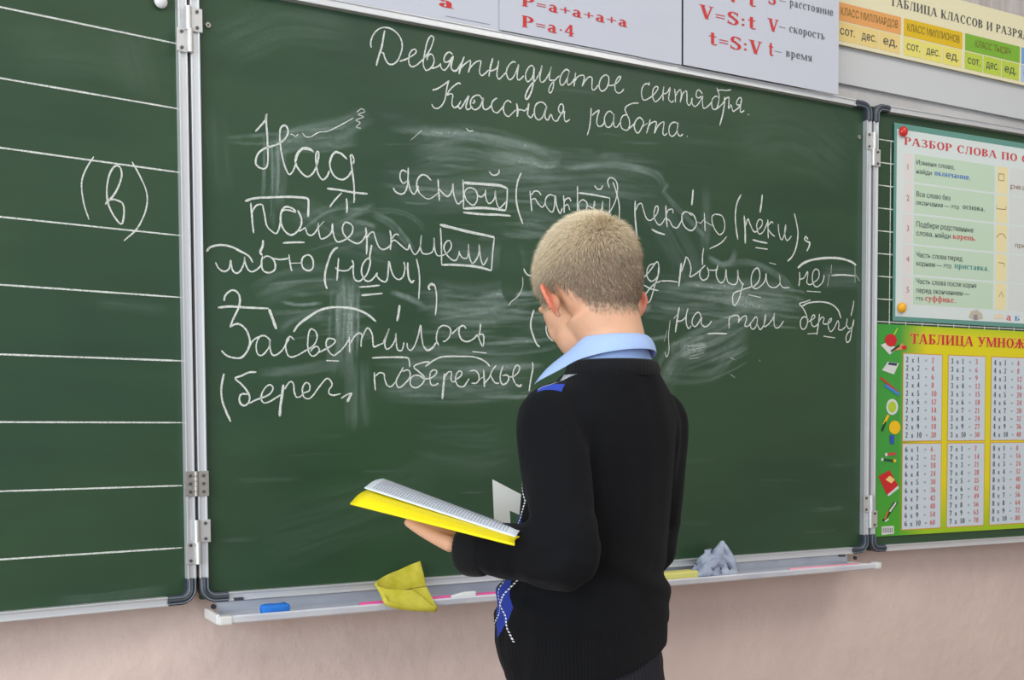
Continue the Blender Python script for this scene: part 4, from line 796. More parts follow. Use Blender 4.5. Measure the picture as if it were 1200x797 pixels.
# ---------------- magnets
def magnet(pl, u, v, r, mat, label, off=.0055):
    s, z = pl.sz(u, v); p = pl.pt(s, z, off)
    bm = bmesh.new(); bmesh.ops.create_uvsphere(bm, u_segments=28, v_segments=16, radius=r)
    for vv in bm.verts:
        if vv.co.y > 0: vv.co.y *= .25
        else: vv.co.y *= .8
    bmesh.ops.transform(bm, matrix=Matrix.Rotation(pl.ang, 4, 'Z'), verts=bm.verts)
    o = bmobj('magnet', bm, mat, None, True); o.location = p + pl.n * r * .2
    tag(o, label, 'magnet'); return o
magnet(PR, 1055.3, 155.3, .0115, Mat('red_gloss', (.62, .02, .02), .12, spec=.6), 'glossy red round magnet on the upper left corner of the grammar poster')
magnet(PR, 1053.6, 361, .0118, Mat('yellow_gloss', (.85, .42, .01), .18, spec=.6), 'glossy yellow round magnet on the lower left corner of the grammar poster')
magnet(PL, 187, 3, .0105, Mat('white_gloss', (.72, .73, .74), .2, spec=.6), 'white round magnet at the top of the left wing', .003)
# ---------------------------------------------------------------- things in the tray
def tray_pt(u, v, y): return Plane(0, y).sz(u, v)
SH = .8302                                           # shelf height
def rough_block(name, label, cat, u0, u1, y0, y1, h, mat, bev=.003, amp=.0008, rot=0, z0=SH, cut=None):
    x0, x1 = tray_pt(u0, 710, (y0 + y1) / 2)[0], tray_pt(u1, 700, (y0 + y1) / 2)[0]
    bm = bmesh.new(); add_box(bm, -(x1 - x0) / 2, (x1 - x0) / 2, -(y1 - y0) / 2, (y1 - y0) / 2, 0, h, bev=bev)
    bmesh.ops.subdivide_edges(bm, edges=bm.edges, cuts=4, use_grid_fill=True)
    for v in bm.verts: v.co += Vector([noise.noise(v.co * 140 + Vector((k * 9, 0, 0))) for k in range(3)]) * amp
    if cut: cut(bm)
    zmin = min(v.co.z for v in bm.verts)
    for v in bm.verts: v.co.z -= zmin
    o = bmobj(name, bm, mat, None, True); o.location = ((x0 + x1) / 2, (y0 + y1) / 2, z0); o.rotation_euler = (0, 0, rot)
    tag(o, label, cat); return o
fb = Mat('blue_foam', (.02, .16, .62), .9, spec=.2); _n = fb.noise(fb.co(), 500, 3); fb.color(fb.mix(_n, (.01, .12, .55), (.06, .30, .85))); fb.bump(_n, .6, .001)
rough_block('sponge', 'small bright blue foam sponge at the left end of the chalk tray', 'sponge', 306, 338, -.098, -.074, .016, fb, .005, .0012, .05)
pk = Mat('pink_plastic', (.85, .09, .36), .3, spec=.5)
def stick(name, label, u0, v0, u1, v1, y, r, mat, cat='pointer'):
    a, b = tray_pt(u0, v0, y), tray_pt(u1, v1, y)
    bm = bmesh.new(); p0, p1 = Vector((a[0], y, SH + r)), Vector((b[0], y, SH + r)); m = (p0 + p1) / 2
    tube(bm, [p0 - m, p0 - m + (p1 - p0) * .01, p1 - m - (p1 - p0) * .01, p1 - m], [r * .6, r, r, r * .6], 14)
    o = bmobj(name, bm, mat, None, True); o.location = m; tag(o, label, cat); return o
stick('pointer', 'long bright pink plastic pointer lying in the tray behind the yellow cloth', 421, 708, 640, 690, -.098, .0048, pk)
stick('pointer', 'pale pink pointer lying at the far right end of the chalk tray', 925, 671, 1006, 664, -.1020, .0046, Mat('pale_pink_plastic', (.88, .35, .45), .4))
cw = Mat('white_chalk_block', (.74, .77, .76), .8)
def slope(bm):
    for v in bm.verts:
        if v.co.x < 0: v.co.z *= 1 - .45 * min(1, -v.co.x / .03)
rough_block('chalk_block', 'wedge-shaped piece of white chalk on the tray beside the pink pointer', 'chalk', 529, 557, -.1115, -.1035, .0150, cw, .002, .0004, 0, SH, slope)
ys = Mat('yellow_foam', (.75, .72, .22), .9); _n = ys.noise(ys.co(), 400, 3); ys.color(ys.mix(_n, srgb(222, 216, 110), srgb(238, 234, 150))); ys.bump(_n, .5, .001)
rough_block('sponge', 'pale yellow foam sponge in the tray between boy and grey rag', 'sponge', 768, 813, -.104, -.072, .019, ys, .003, .0006, 0, SH)
# yellow folded cleaning cloth draped over the lip of the tray
yc = Mat('yellow_cloth', srgb(196, 190, 62), .9, spec=.2); _n = yc.noise(yc.co(), 700, 3); _m = yc.noise(yc.co(), 40, 3)
yc.color(yc.mix(ramp(_m, .3, .7), srgb(186, 178, 50), srgb(212, 204, 84))); yc.bump(_n, .5, .0008)
def cloth_strip(name, label, prof_l, prof_r, mat, th=.0048, n=26):
    """cloth between two edge profiles (lists of world points, same length)"""
    A, B_ = catmull(prof_l, 8), catmull(prof_r, 8); V, F = [], []
    for a, b in zip(A, B_):
        for k in range(n + 1):
            f = k / n; p = a.lerp(b, f); p = p + Vector((noise.noise(p * 30), noise.noise(p * 30 + Vector((5, 5, 5))), noise.noise(p * 28 + Vector((9, 1, 2))))) * .0022; V.append(p)
    for i in range(len(A) - 1):
        for k in range(n): F.append((i * (n + 1) + k, i * (n + 1) + k + 1, (i + 1) * (n + 1) + k + 1, (i + 1) * (n + 1) + k))
    c = sum(V, Vector()) / len(V); c.z = min(v.z for v in V)
    o = mesh(name, [v - c for v in V], F, mat, None, True); o.location = c
    m = o.modifiers.new('thick', 'SOLIDIFY'); m.thickness = th; m.offset = 0
    m2 = o.modifiers.new('sub', 'SUBSURF'); m2.levels = 1; m2.render_levels = 1
    tag(o, label, 'cloth'); return o
def wp(u, v, y): x, z = tray_pt(u, v, y); return Vector((x, y, z))
cl_ = cloth_strip('cleaning_cloth', 'folded mustard yellow cleaning cloth hanging over the tray lip left of the boy',
 [wp(493, 657, -.060), wp(465, 669, -.070), wp(444, 679, -.086), wp(441, 685, -.103), wp(455, 690.5, -.114), wp(485, 691.5, -.1205)],
 [wp(500, 688, -.078), wp(474, 692, -.088), wp(455, 695, -.098), wp(449, 700, -.116), wp(459, 710, -.1255), wp(511, 712, -.1275)], yc)
bm = bmesh.new(); PP = catmull([wp(449, 699, -.121), wp(456, 708, -.126), wp(480, 712.5, -.1285), wp(511.5, 713.5, -.130)], 8)
tube(bm, [p - cl_.location for p in PP], [.0028 + .0018 * k / len(PP) for k in range(len(PP))], 12, (1.35, .7), up=(0, 0, 1))
bmobj('rolled_hem', bm, yc, cl_, True)
bm = bmesh.new(); add_tri = [wp(484, 690, -.1195), wp(500, 688, -.1185), wp(512, 712, -.1265), wp(486, 712, -.1255)]
vs = [bm.verts.new(p - cl_.location) for p in add_tri] + [bm.verts.new(p - cl_.location + Vector((0, .003, .0))) for p in add_tri]
for f in ((0, 1, 2, 3), (7, 6, 5, 4), (0, 4, 5, 1), (1, 5, 6, 2), (2, 6, 7, 3), (3, 7, 4, 0)): bm.faces.new([vs[k] for k in f])
bmobj('front_flap', bm, yc, cl_)
# grey-blue rag: crumpled heap
rg = Mat('grey_rag', srgb(150, 162, 182), .95, spec=.1); _n = rg.noise(rg.co(), 600, 3); _m = rg.noise(rg.co(), 30, 3)
rg.color(rg.mix(ramp(_m, .3, .7), srgb(156, 168, 190), srgb(184, 193, 208))); rg.bump(_n, .5, .0008)
def rag():
    bm = bmesh.new(); Y = -.085; c = wp(840, 676, Y); c.z = SH
    def t_(pts, rad, dy=0, fl=(1, 1)):
        PP = catmull([wp(u, v, Y + d) - c for u, v, d in pts], 6); m = len(rad) - 1
        RR = [rad[min(int(i / (len(PP) - 1) * m), m - 1)] + (rad[min(int(i / (len(PP) - 1) * m) + 1, m)] - rad[min(int(i / (len(PP) - 1) * m), m - 1)]) * (i / (len(PP) - 1) * m - min(int(i / (len(PP) - 1) * m), m - 1)) for i in range(len(PP))]
        tube(bm, PP, RR, 14, fl); ell(bm, PP[0], (RR[0] * .95,) * 3, None, 12, 8); ell(bm, PP[-1], (RR[-1] * .95,) * 3, None, 12, 8)
    t_([(815, 668, .02), (822, 657, .012), (831, 646, .006)], [.008, .0085, .0062])
    t_([(845, 638, .010), (841, 650, .004), (838, 663, .0), (836, 672, 0)], [.0065, .012, .0165, .018])
    t_([(846, 637, .008), (852, 648, .004), (857, 660, .002), (861, 671, .0)], [.0058, .0075, .009, .0085])
    t_([(818, 674, -.012), (828, 672, -.016), (838, 678, -.016)], [.0095, .0105, .008])
    t_([(846, 671, -.008), (856, 673, -.008), (863, 674, -.004)], [.0125, .0105, .007])
    t_([(824, 672, .0), (831, 660, .0), (843, 654, .004), (852, 660, .002)], [.011, .0105, .010, .009])
    t_([(828, 664, -.014), (840, 660, -.012), (850, 664, -.010)], [.0075, .009, .007])
    m0 = remesh(bm, .0021, 2, .5)
    for v in m0.vertices:
        p = v.co; r = 1 - abs(noise.noise(Vector((p.x * 42 + p.z * 26, p.y * 36, p.z * 22 - p.x * 20)))) * 2
        r2 = 1 - abs(noise.noise(Vector((p.x * 95 - p.z * 30, p.y * 80, p.z * 38 + 4)))) * 2; v.co = p + v.normal * (.0050 * (r - .45) + .0009 * (r2 - .4))
    z = min(v.co.z for v in m0.vertices)
    for v in m0.vertices: v.co.z = max(v.co.z, .001)
    o = finish('rag', m0, rg, None); o.location = c
    tag(o, 'crumpled grey-blue rag heaped in the chalk tray right of the boy', 'rag')
rag()
# ---------------------------------------------------------------- the boy
BX, BY, PSI = .4515, -.5225, math.radians(13)
BM = Matrix.Translation((BX, BY, 0)) @ Matrix.Rotation(PSI, 4, 'Z'); BI = BM.inverted()
boy = thing('person', 'boy with short blond hair in black argyle sweater reading at the board, seen from behind', 'person', (BX, BY, 0), PSI)
def ray_local(u, v, depth):
    d = RB @ Vector(((u - PX) / FOC, -(v - PY) / FOC, -1)); return BI @ (CAM + d * depth)
HP = Vector((-.003, .030, 1.304)); HM = Matrix.Translation(HP) @ Matrix.Rotation(math.radians(-14), 4, 'Z') @ Matrix.Rotation(math.radians(-20), 4, 'X') @ Matrix.Scale(.975, 4); HI = HM.inverted()
def loft(bm, rings, seg=36, power=2.3):
    """rings: (cx, cy, z, hw, hd, tilt_x, tilt_y)"""
    R_ = []
    for cx, cy, z, hw, hd, tx, ty in rings:
        ring = []
        for k in range(seg):
            a = 2 * math.pi * k / seg; c, s = math.cos(a), math.sin(a)
            x = hw * math.copysign(abs(c) ** (2 / power), c); y = hd * math.copysign(abs(s) ** (2 / power), s)
            ring.append(bm.verts.new((cx + x, cy + y, z + tx * x + ty * y)))
        R_.append(ring)
    for a, b in zip(R_, R_[1:]):
        for k in range(seg): bm.faces.new((a[k], a[(k + 1) % seg], b[(k + 1) % seg], b[k]))
    bm.faces.new(R_[0][::-1]); bm.faces.new(R_[-1])
def path(pts, rad, n=7):
    P = catmull(pts, n); m = len(pts) - 1; R_ = []
    for i in range(len(P)):
        f = i / n; k = min(int(f), m - 1); R_.append(rad[k] + (rad[k + 1] - rad[k]) * (f - k))
    return P, R_
SHL, ELL, WRL = Vector((-.112, -.002, 1.140)), Vector((-.150, -.072, .962)), Vector((-.212, .055, .966))
SHR, ELR, WRR = Vector((.112, .002, 1.138)), Vector((.106, .022, .945)), Vector((.075, .165, .960))
def hand(bm, Wp, d, n, s, curl, sc=.86, spread=1.0, thumb=(.55, .75, .1)):
    d = d.normalized(); n = (n - d * n.dot(d)).normalized(); s = (s - d * s.dot(d) - n * s.dot(n)).normalized()
    kn = []
    P = [Wp - d * .02, Wp, Wp + d * .03 * sc, Wp + d * .06 * sc, Wp + d * .088 * sc]
    tube(bm, P, [.020, .021 * sc, .030 * sc, .038 * sc, .037 * sc], 16, (1, .40), up=s)
    for k, (off, ln, r) in enumerate(((.029, .068, .0082), (.0098, .076, .0084), (-.0098, .070, .0080), (-.028, .054, .0070))):
        b = Wp + (d * (.078 - (.004 if k in (0, 2) else .010 if k == 3 else 0)) + s * off) * sc
        pts = [b - d * .018 * sc, b]; dir_ = (d + s * off * spread * 3).normalized(); p = b
        for q, fr in enumerate((.44, .31, .25)):
            a = math.radians(curl[k] * (.7, 1.0, .75)[q]); ax = dir_.cross(n).normalized(); dir_ = Matrix.Rotation(a, 3, ax) @ dir_
            p = p + dir_ * ln * fr * sc; pts.append(p.copy())
        PP, RR = path(pts, [r * sc * 1.05, r * sc * 1.12, r * sc, r * sc * .93, r * sc * .72], 4); tube(bm, PP, RR, 12)
        ell(bm, PP[-1], (r * sc * .74,) * 3, None, 10, 8)
    td = (d * thumb[0] + s * thumb[1] + n * thumb[2]).normalized(); b = Wp + (d * .022 + s * .020) * sc
    p1 = b + td * .034 * sc; td2 = (td + d * .45).normalized(); p2 = p1 + td2 * .030 * sc; p3 = p2 + (td2 + d * .2).normalized() * .024 * sc
    PP, RR = path([b - td * .008, b, p1, p2, p3], [.012 * sc, .0135 * sc, .0108 * sc, .0094 * sc, .0074 * sc], 4); tube(bm, PP, RR, 12); ell(bm, PP[-1], (.0076 * sc,) * 3, None, 10, 8)
# ---- skin body, one surface
bm = bmesh.new()
ell(bm, (0, -.012, .046), (.0665, .086, .077), HM, 40, 28)         # cranium
ell(bm, (0, -.034, .020), (.062, .060, .066), HM, 32, 24)          # occiput
ell(bm, (0, .030, .010), (.056, .048, .062), HM, 32, 24)           # brow and cheeks
ell(bm, (0, .022, -.034), (.048, .044, .042), HM, 28, 20)          # jaw
ell(bm, (0, .044, -.058), (.024, .022, .018), HM)
ell(bm, (0, .026, -.048), (.040, .036, .030), HM, 28, 20)                  # chin
for sx in (-1, 1):
    ell(bm, (sx * .028, .044, -.016), (.020, .020, .026), HM)      # cheek
    ell(bm, (sx * .028, .066, .024), (.019, .012, .007), HM)       # brow ridge
ell(bm, (0, .072, -.006), (.008, .012, .018), HM); ell(bm, (0, .077, -.013), (.0085, .010, .0085), HM)   # nose
for sx in (-1, 1): ell(bm, (sx * .009, .072, -.016), (.006, .008, .0055), HM)
ell(bm, (0, .066, -.032), (.020, .009, .0048), HM); ell(bm, (0, .064, -.041), (.017, .009, .0052), HM)   # lips
for sx in (-1, 1):                                                 # ears
    rim = [(.0640, .010, -.006), (.0670, .013, .010), (.0730, .009, .026), (.0810, -.003, .032), (.0870, -.015, .025), (.0870, -.020, .010), (.0820, -.017, -.006), (.0750, -.008, -.019), (.0670, .002, -.026), (.0630, .004, -.022)]
    EAR = HM @ Matrix.Translation((sx * .0140, -.016, -.007)) @ Matrix.Diagonal((.76, .76, .76, 1))
    P = [EAR @ Vector((sx * (.064 + (x - .064) * (1.1 if sx > 0 else 1.65)), y * .85, z)) for x, y, z in rim]; PP = catmull(P, 5); tube(bm, PP, [.0036 if i > 3 else .0033 for i in range(len(PP))], 10)
    EM = EAR @ Matrix.Translation((sx * (.0767 if sx > 0 else .0830), -.0027, .003)) @ Matrix.Rotation(sx * math.radians(40 if sx > 0 else 54), 4, 'Z') @ Matrix.Rotation(sx * math.radians(6), 4, 'Y')
    ell(bm, (0, 0, .001), (.0042, .0190 if sx > 0 else .0225, .0285), EM, 24, 18)
    ell(bm, (sx * -.006, .006, -.004), (.010, .012, .017), EM, 20, 14)
PP, RR = path([HM @ Vector((0, -.022, -.015)), (0, -.008, 1.262), (0, -.014, 1.225), (0, -.012, 1.17)], [.053, .0470, .0475, .054], 5); tube(bm, PP, RR, 28)
PP, RR = path([HM @ Vector((0, .020, -.035)), (0, .012, 1.235), (0, .008, 1.19)], [.034, .032, .04], 5); tube(bm, PP, RR, 20)
for sx in (-1, 1): tube(bm, *path([(sx * .018, -.022, 1.245), (sx * .040, -.014, 1.180), (sx * .080, -.002, 1.145)], [.022, .022, .022], 5), 14)
loft(bm, [(0, -.004, 1.175, .050, .042, 0, 0), (0, -.002, 1.140, .088, .056, 0, 0), (0, .0, 1.09, .100, .064, 0, 0), (0, .012, 1.0, .098, .072, 0, 0), (0, .028, .90, .094, .074, 0, 0), (0, .026, .80, .084, .062, 0, 0), (0, .022, .72, .082, .062, 0, 0)])
for A_, E_, W_ in ((SHL, ELL, WRL), (SHR, ELR, WRR)):
    M1, M2 = A_.lerp(E_, .5), E_.lerp(W_, .4); tube(bm, *path([A_, M1, E_, M2, W_], [.034, .030, .026, .026, .0195], 6), 16)
hand(bm, WRL, Vector((.02, .86, .36)), Vector((0, -.35, 1)), Vector((-1, 0, 0)), (10, 8, 8, 12), .86, thumb=(.9, .30, -.05))
hand(bm, WRR, Vector((.05, .35, .85)), Vector((-1, .1, 0)), Vector((-.1, -1, .3)), (50, 52, 54, 56), .84, thumb=(.7, .5, .5))
for sx in (-1, 1):
    tube(bm, *path([(sx * .042, .022, .73), (sx * .054, .022, .56), (sx * .056, .026, .42), (sx * .056, .016, .24), (sx * .056, .004, .075)], [.048, .046, .042, .038, .027], 6), 18)
    tube(bm, *path([(sx * .056, -.025, .045), (sx * .057, .02, .048), (sx * .060, .08, .035), (sx * .062, .12, .026)], [.024, .028, .026, .014], 5), 14)
me = remesh(bm, .0030, 5, .5)
n = len(me.vertices); co = np.empty(n * 3); me.vertices.foreach_get('co', co); co = co.reshape(-1, 3)
Hi = np.array(HI); hc = co @ Hi[:3, :3].T + Hi[:3, 3]             # head-frame coordinates
def smooth01(x, a, b): t = np.clip((x - a) / (b - a), 0, 1); return t * t * (3 - 2 * t)
def hairline(h):
    x, y, z = h[:, 0], h[:, 1], h[:, 2]
    # lower limit of the hair as a function of how far forward on the head we are
    line = np.interp(y, [-.12, -.085, -.06, -.050, -.040, -.026, -.008, .004, .022, .034, .048, .060, .075], [-.044, -.046, -.046, -.034, -.012, .012, .014, -.002, .000, .008, .028, .060, .085]) + np.interp(np.abs(x), [0, .03, .055], [0, .004, .016]) * (y < -.04)
    return z - line
hl = hairline(hc); onhead = (hc[:, 2] > -.06) & (np.abs(hc[:, 0]) < .0725)
scalp = smooth01(hl, -.006, .014) * onhead
ear = smooth01(np.abs(hc[:, 0]), .069, .078) * (hc[:, 2] > -.05) * (hc[:, 2] < .06) * (np.abs(hc[:, 1]) < .04)
flush = ear + .35 * np.exp(-(((np.abs(hc[:, 0]) - .04) / .02) ** 2 + ((hc[:, 1] - .062) / .02) ** 2 + ((hc[:, 2] + .015) / .02) ** 2))
for nm, v in (('scalp', scalp), ('flush', np.clip(flush, 0, 1))):
    a = me.attributes.new(nm, 'FLOAT', 'POINT'); a.data.foreach_set('value', v.astype(np.float32))
SK = Mat('skin', srgb(226, 178, 152), .5, spec=.35, Subsurface_Weight=.35, Subsurface_Scale=.006)
SK.i['Subsurface Radius'].default_value = (1.0, .35, .2)
_n = SK.noise(SK.co(), 60, 3); base = SK.mix(_n, srgb(212, 163, 132), srgb(224, 178, 146))
fl = SK.attr('flush'); base = SK.mix(Q(SK.nt, fl.outputs['Fac']) * .65, base, srgb(222, 104, 84))
sc_ = SK.attr('scalp'); SK.color(SK.mix(Q(SK.nt, sc_.outputs['Fac']) * .70, base, srgb(172, 148, 126)))
body = finish('body', me, SK, boy)
# lips and eyes
EY = Mat('eye_white', (.8, .8, .78), .15); IR = Mat('iris_blue', (.10, .20, .32), .2)
for sx in (-1, 1):
    bm = bmesh.new(); ell(bm, (sx * .028, .0620, .006), (.0115, .0110, .0085), HM, 20, 14); e_ = bmobj('eye', bm, EY, boy, True)
    bm = bmesh.new(); ell(bm, (sx * .028, .0710, .003), (.0046, .0024, .0046), HM, 16, 10); bmobj('iris', bm, IR, e_, True)
# ---- hair: real strands rooted on the scalp
def make_hair():
    rng = np.random.default_rng(5)
    me.calc_loop_triangles(); nt = len(me.loop_triangles); tri = np.empty(nt * 3, np.int32); me.loop_triangles.foreach_get('vertices', tri); tri = tri.reshape(-1, 3)
    c = hc[tri].mean(1); ok = (hairline(c) > -.002) & (np.abs(c[:, 0]) < .0705) & (c[:, 2] > -.05)
    tri = tri[ok]; A, B_, C_2 = hc[tri[:, 0]], hc[tri[:, 1]], hc[tri[:, 2]]
    nr = np.cross(B_ - A, C_2 - A); ar = np.linalg.norm(nr, axis=1); nr /= ar[:, None] + 1e-12
    N = 40000; idx = rng.choice(len(tri), N, p=ar / ar.sum()); r1, r2 = rng.random(N), rng.random(N); s = np.sqrt(r1)
    P = A[idx] * (1 - s)[:, None] + B_[idx] * (s * (1 - r2))[:, None] + C_2[idx] * (s * r2)[:, None]; Nn = nr[idx]
    hlv = hairline(P); keep = rng.random(N) < smooth01(hlv, -.006, .030) * .95 + .05; P, Nn, hlv = P[keep], Nn[keep], hlv[keep]; N = len(P)
    whorl = np.array([.020, -.072, .090]); ctr = P - whorl; ctr /= np.linalg.norm(ctr, axis=1)[:, None]
    sw = np.cross(Nn, ctr); wd = smooth01(np.linalg.norm(P - whorl, axis=1), .002, .030)[:, None]; dirn = (ctr + sw * .5) * wd; dirn += np.array([0, 0, -.35]); dirn -= Nn * (dirn * Nn).sum(1)[:, None]; dirn /= np.linalg.norm(dirn, axis=1)[:, None] + 1e-9
    dirn += rng.normal(0, .11, (N, 3))
    up = smooth01(P[:, 2], -.01, .09); ln = (.0085 + .0110 * up) * (.75 + .5 * rng.random(N)) * (0.55 + .45 * smooth01(hlv, 0, .03))
    front = smooth01(P[:, 1], .03, .07) * smooth01(P[:, 2], .02, .05); ln = ln + .006 * front
    lift = (.34 + .62 * up + rng.normal(0, .10, N))[:, None]
    d0 = Nn * lift + dirn * .75; d0 /= np.linalg.norm(d0, axis=1)[:, None]; d1 = Nn * lift * .45 + dirn; d1 /= np.linalg.norm(d1, axis=1)[:, None]
    p0 = P - Nn * .001; p1 = P + d0 * (ln * .5)[:, None]; p2 = p1 + d1 * (ln * .5)[:, None]
    sd = np.cross(d0, rng.normal(0, 1, (N, 3))); sd /= np.linalg.norm(sd, axis=1)[:, None]; sd2 = np.cross(d0, sd); r = .00021 + .00006 * rng.random(N)
    V = []
    for p, k in ((p0, 1.0), (p1, .85)):
        for a in (0, 2.094, 4.189): V.append(p + (sd * math.cos(a) + sd2 * math.sin(a)) * (r * k)[:, None])
    V.append(p2); V = np.stack(V, 1).reshape(-1, 3)
    Hm = np.array(HM); V = V @ Hm[:3, :3].T + Hm[:3, 3]
    f = np.array([[0, 1, 4], [0, 4, 3], [1, 2, 5], [1, 5, 4], [2, 0, 3], [2, 3, 5], [3, 4, 6], [4, 5, 6], [5, 3, 6]]); F = (np.arange(N)[:, None, None] * 7 + f[None]).reshape(-1, 3)
    m2 = bpy.data.meshes.new('hair'); m2.vertices.add(len(V)); m2.vertices.foreach_set('co', V.astype(np.float32).ravel())
    m2.loops.add(len(F) * 3); m2.loops.foreach_set('vertex_index', F.astype(np.int32).ravel())
    m2.polygons.add(len(F)); m2.polygons.foreach_set('loop_start', np.arange(0, len(F) * 3, 3, dtype=np.int32)); m2.update(calc_edges=True)
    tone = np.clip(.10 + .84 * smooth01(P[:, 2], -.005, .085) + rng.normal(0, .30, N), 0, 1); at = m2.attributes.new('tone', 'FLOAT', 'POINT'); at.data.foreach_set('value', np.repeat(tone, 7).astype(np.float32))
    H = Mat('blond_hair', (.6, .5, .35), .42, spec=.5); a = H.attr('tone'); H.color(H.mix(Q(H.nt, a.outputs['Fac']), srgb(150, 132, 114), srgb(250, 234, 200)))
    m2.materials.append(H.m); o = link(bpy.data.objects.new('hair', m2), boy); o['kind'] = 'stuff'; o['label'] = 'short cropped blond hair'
make_hair()
# ---- sweater
bm = bmesh.new()
loft(bm, [(-.002, .036, .786, .124, .102, .22, -.04), (-.004, .040, .812, .127, .108, .20, -.04), (-.006, .045, .842, .131, .114, .17, -.03), (-.006, .045, .872, .132, .113, .12, 0), (-.005, .040, .905, .126, .106, .08, 0), (-.003, .031, .950, .117, .097, .04, 0), (0, .018, 1.005, .120, .090, 0, 0), (0, .008, 1.06, .124, .084, 0, 0), (0, .002, 1.105, .128, .082, 0, 0),
          (0, -.002, 1.138, .126, .078, 0, -.04), (0, -.005, 1.166, .111, .071, 0, -.06), (0, -.008, 1.189, .090, .065, 0, -.08), (0, -.010, 1.205, .074, .061, 0, -.08)], 48, 2.25)
def sleeve(A_, E_, W_, rad, start):
    pts = [start, A_, A_.lerp(E_, .33), A_.lerp(E_, .68), E_, E_.lerp(W_, .35), E_.lerp(W_, .7), W_]
    tube(bm, *path(pts, rad, 6), 24)
d_ = (WRL - ELL).normalized(); CUL = WRL + d_ * .002
sleeve(SHL, ELL, CUL, [.040, .046, .047, .045, .042, .042, .038, .031], Vector((-.070, -.004, 1.150)))
d_ = (WRR - ELR).normalized()
sleeve(SHR, ELR, WRR, [.040, .046, .049, .047, .046, .043, .038, .031], Vector((.070, -.002, 1.148)))
sw = remesh(bm, .0050, 9, .5)
n = len(sw.vertices); co = np.empty(n * 3); sw.vertices.foreach_get('co', co); co = co.reshape(-1, 3); nn_ = np.empty(n * 3); sw.vertices.foreach_get('normal', nn_); nn_ = nn_.reshape(-1, 3)
for i in range(n):
    x, y, z = co[i]; p = Vector(co[i]); arm = max(0, min(1, (abs(x - .0) - .105) / .03)) if z > .9 else 0
    dE = min((p - ELL).length, (p - ELR).length)
    d = .0030 * noise.noise(p * 9)
    low = max(0, min(1, (.965 - z) / .04)) * max(0, min(1, (z - .845) / .03))
    d += low * .0085 * (noise.noise(Vector((x * 7 + y * 5, 3.1, z * 34 + x * 10 - y * 8)))) + low * .004 * noise.noise(Vector((x * 14, y * 14, z * 55 + x * 18)))
    up_ = max(0, min(1, (z - .96) / .05))
    d += up_ * .0045 * noise.noise(Vector((x * 26 + z * 4, y * 22, z * 5 + 8)))
    el = max(0, 1 - dE / .095)
    d += el * .0085 * noise.noise(Vector((x * 22 - y * 10, y * 24, z * 38 + y * 16)))
    if p.x < -.06 and z < 1.0: d += .003 * noise.noise(Vector((x * 30, y * 52, z * 12)))
    # crease of the armhole behind each arm
    for sx in (-1, 1):
        cr = abs(x - sx * (.080 + .012 * (1.16 - z) / .1)) ; 
        if y < .02 and .98 < z < 1.15: d -= .006 * math.exp(-(cr / .009) ** 2) * min(1, (1.15 - z) / .05)
    if z < .845: d -= .0015
    co[i] += nn_[i] * d
sw.vertices.foreach_set('co', co.astype(np.float32).ravel()); sw.update()
KN = Mat('black_knit', (.0065, .0068, .008), .9, spec=.10, Sheen_Weight=.06, Sheen_Roughness=.5)
KN.i['Sheen Tint'].default_value = (.5, .55, .6, 1)
p = KN.xyz(KN.co()); x, y, z = p
hw, hh = .038, .049
def dia(xc, zc):
    v = ((z - zc) * (1 / (2 * hh)) + .5).fract() * 2.0 - 1.0; u = (x - xc) * (1 / hw); return u, v
front = y.gt(.038) * z.gt(.832) * z.lt(1.15)
blue = None; dots = None
_at = KN.nt.nodes.new('ShaderNodeMath'); _at.operation = 'ARCTAN2'; KN.nt.links.new((y - .035).s, _at.inputs[0]); KN.nt.links.new(x.s, _at.inputs[1]); ang = Q(KN.nt, _at.outputs[0])
def adia(deg, zc):
    v = ((z - zc) * (1 / (2 * hh)) + .5).fract() * 2.0 - 1.0; return (ang - math.radians(deg)) * (1 / math.radians(17)), v
u, v = adia(158, .880); b1 = (u.abs() + v.abs()).lt(1.0); u2, v2 = adia(90, .880); b2 = (u2.abs() + v2.abs()).lt(1.0); u3, v3 = adia(22, .880); b1 = b1.mx((u3.abs() + v3.abs()).lt(1.0))
g_, gv = adia(124, .929); gm = (g_.abs() + gv.abs()).lt(1.0); g2_, gv2 = adia(56, .929); gm = gm.mx((g2_.abs() + gv2.abs()).lt(1.0))
def dash(u, v):      # dashed lozenge running over the coloured one
    s_ = (u.abs() - v.abs()).abs().lt(.06); return s_ * ((z * 240.0).fract()).gt(.40)
ds = (dash(u, v)).mx(dash(u2, v2)).mx(dash(g_, gv))
col = KN.mix((b1.mx(b2)) * front, (.0065, .0068, .008), srgb(44, 62, 150)); col = KN.mix(gm * front, col, srgb(150, 156, 160))
# the two lozenges carried over the left shoulder seam
from mathutils.bvhtree import BVHTree
_bv = BVHTree.FromPolygons([v.co for v in sw.vertices], [tuple(p_.vertices) for p_ in sw.polygons])
def on_sweater(u, v):
    o_ = BI @ CAM; h = _bv.ray_cast(o_, (ray_local(u, v, 1.0) - o_).normalized())[0]; return h or Vector((-.08, 0, 1.17))
def spot(c, a, b, k=0.0):
    e = (x - c.x) * .85 + (z - c.z) * .5; f = (y - c.y) + e * k
    return ((e * (1 / a)).abs() + (f * (1 / b)).abs()).lt(1.0) * z.gt(1.08)
GS = on_sweater(670, 438); BS = on_sweater(645, 453)
col = KN.mix(spot(BS, .019, .017, .4), col, srgb(52, 76, 180)); col = KN.mix(spot(GS, .022, .016, .3), col, srgb(160, 166, 170))
sd = (((y - GS.y) + (x - GS.x) * .1).abs().lt(.0011) * spot(GS, .022, .016)).mx((((y - BS.y - .009) + (x - BS.x) * .2).abs().lt(.0011)) * spot(BS, .024, .024)) * (((x + y) * 260.0).fract()).gt(.4)
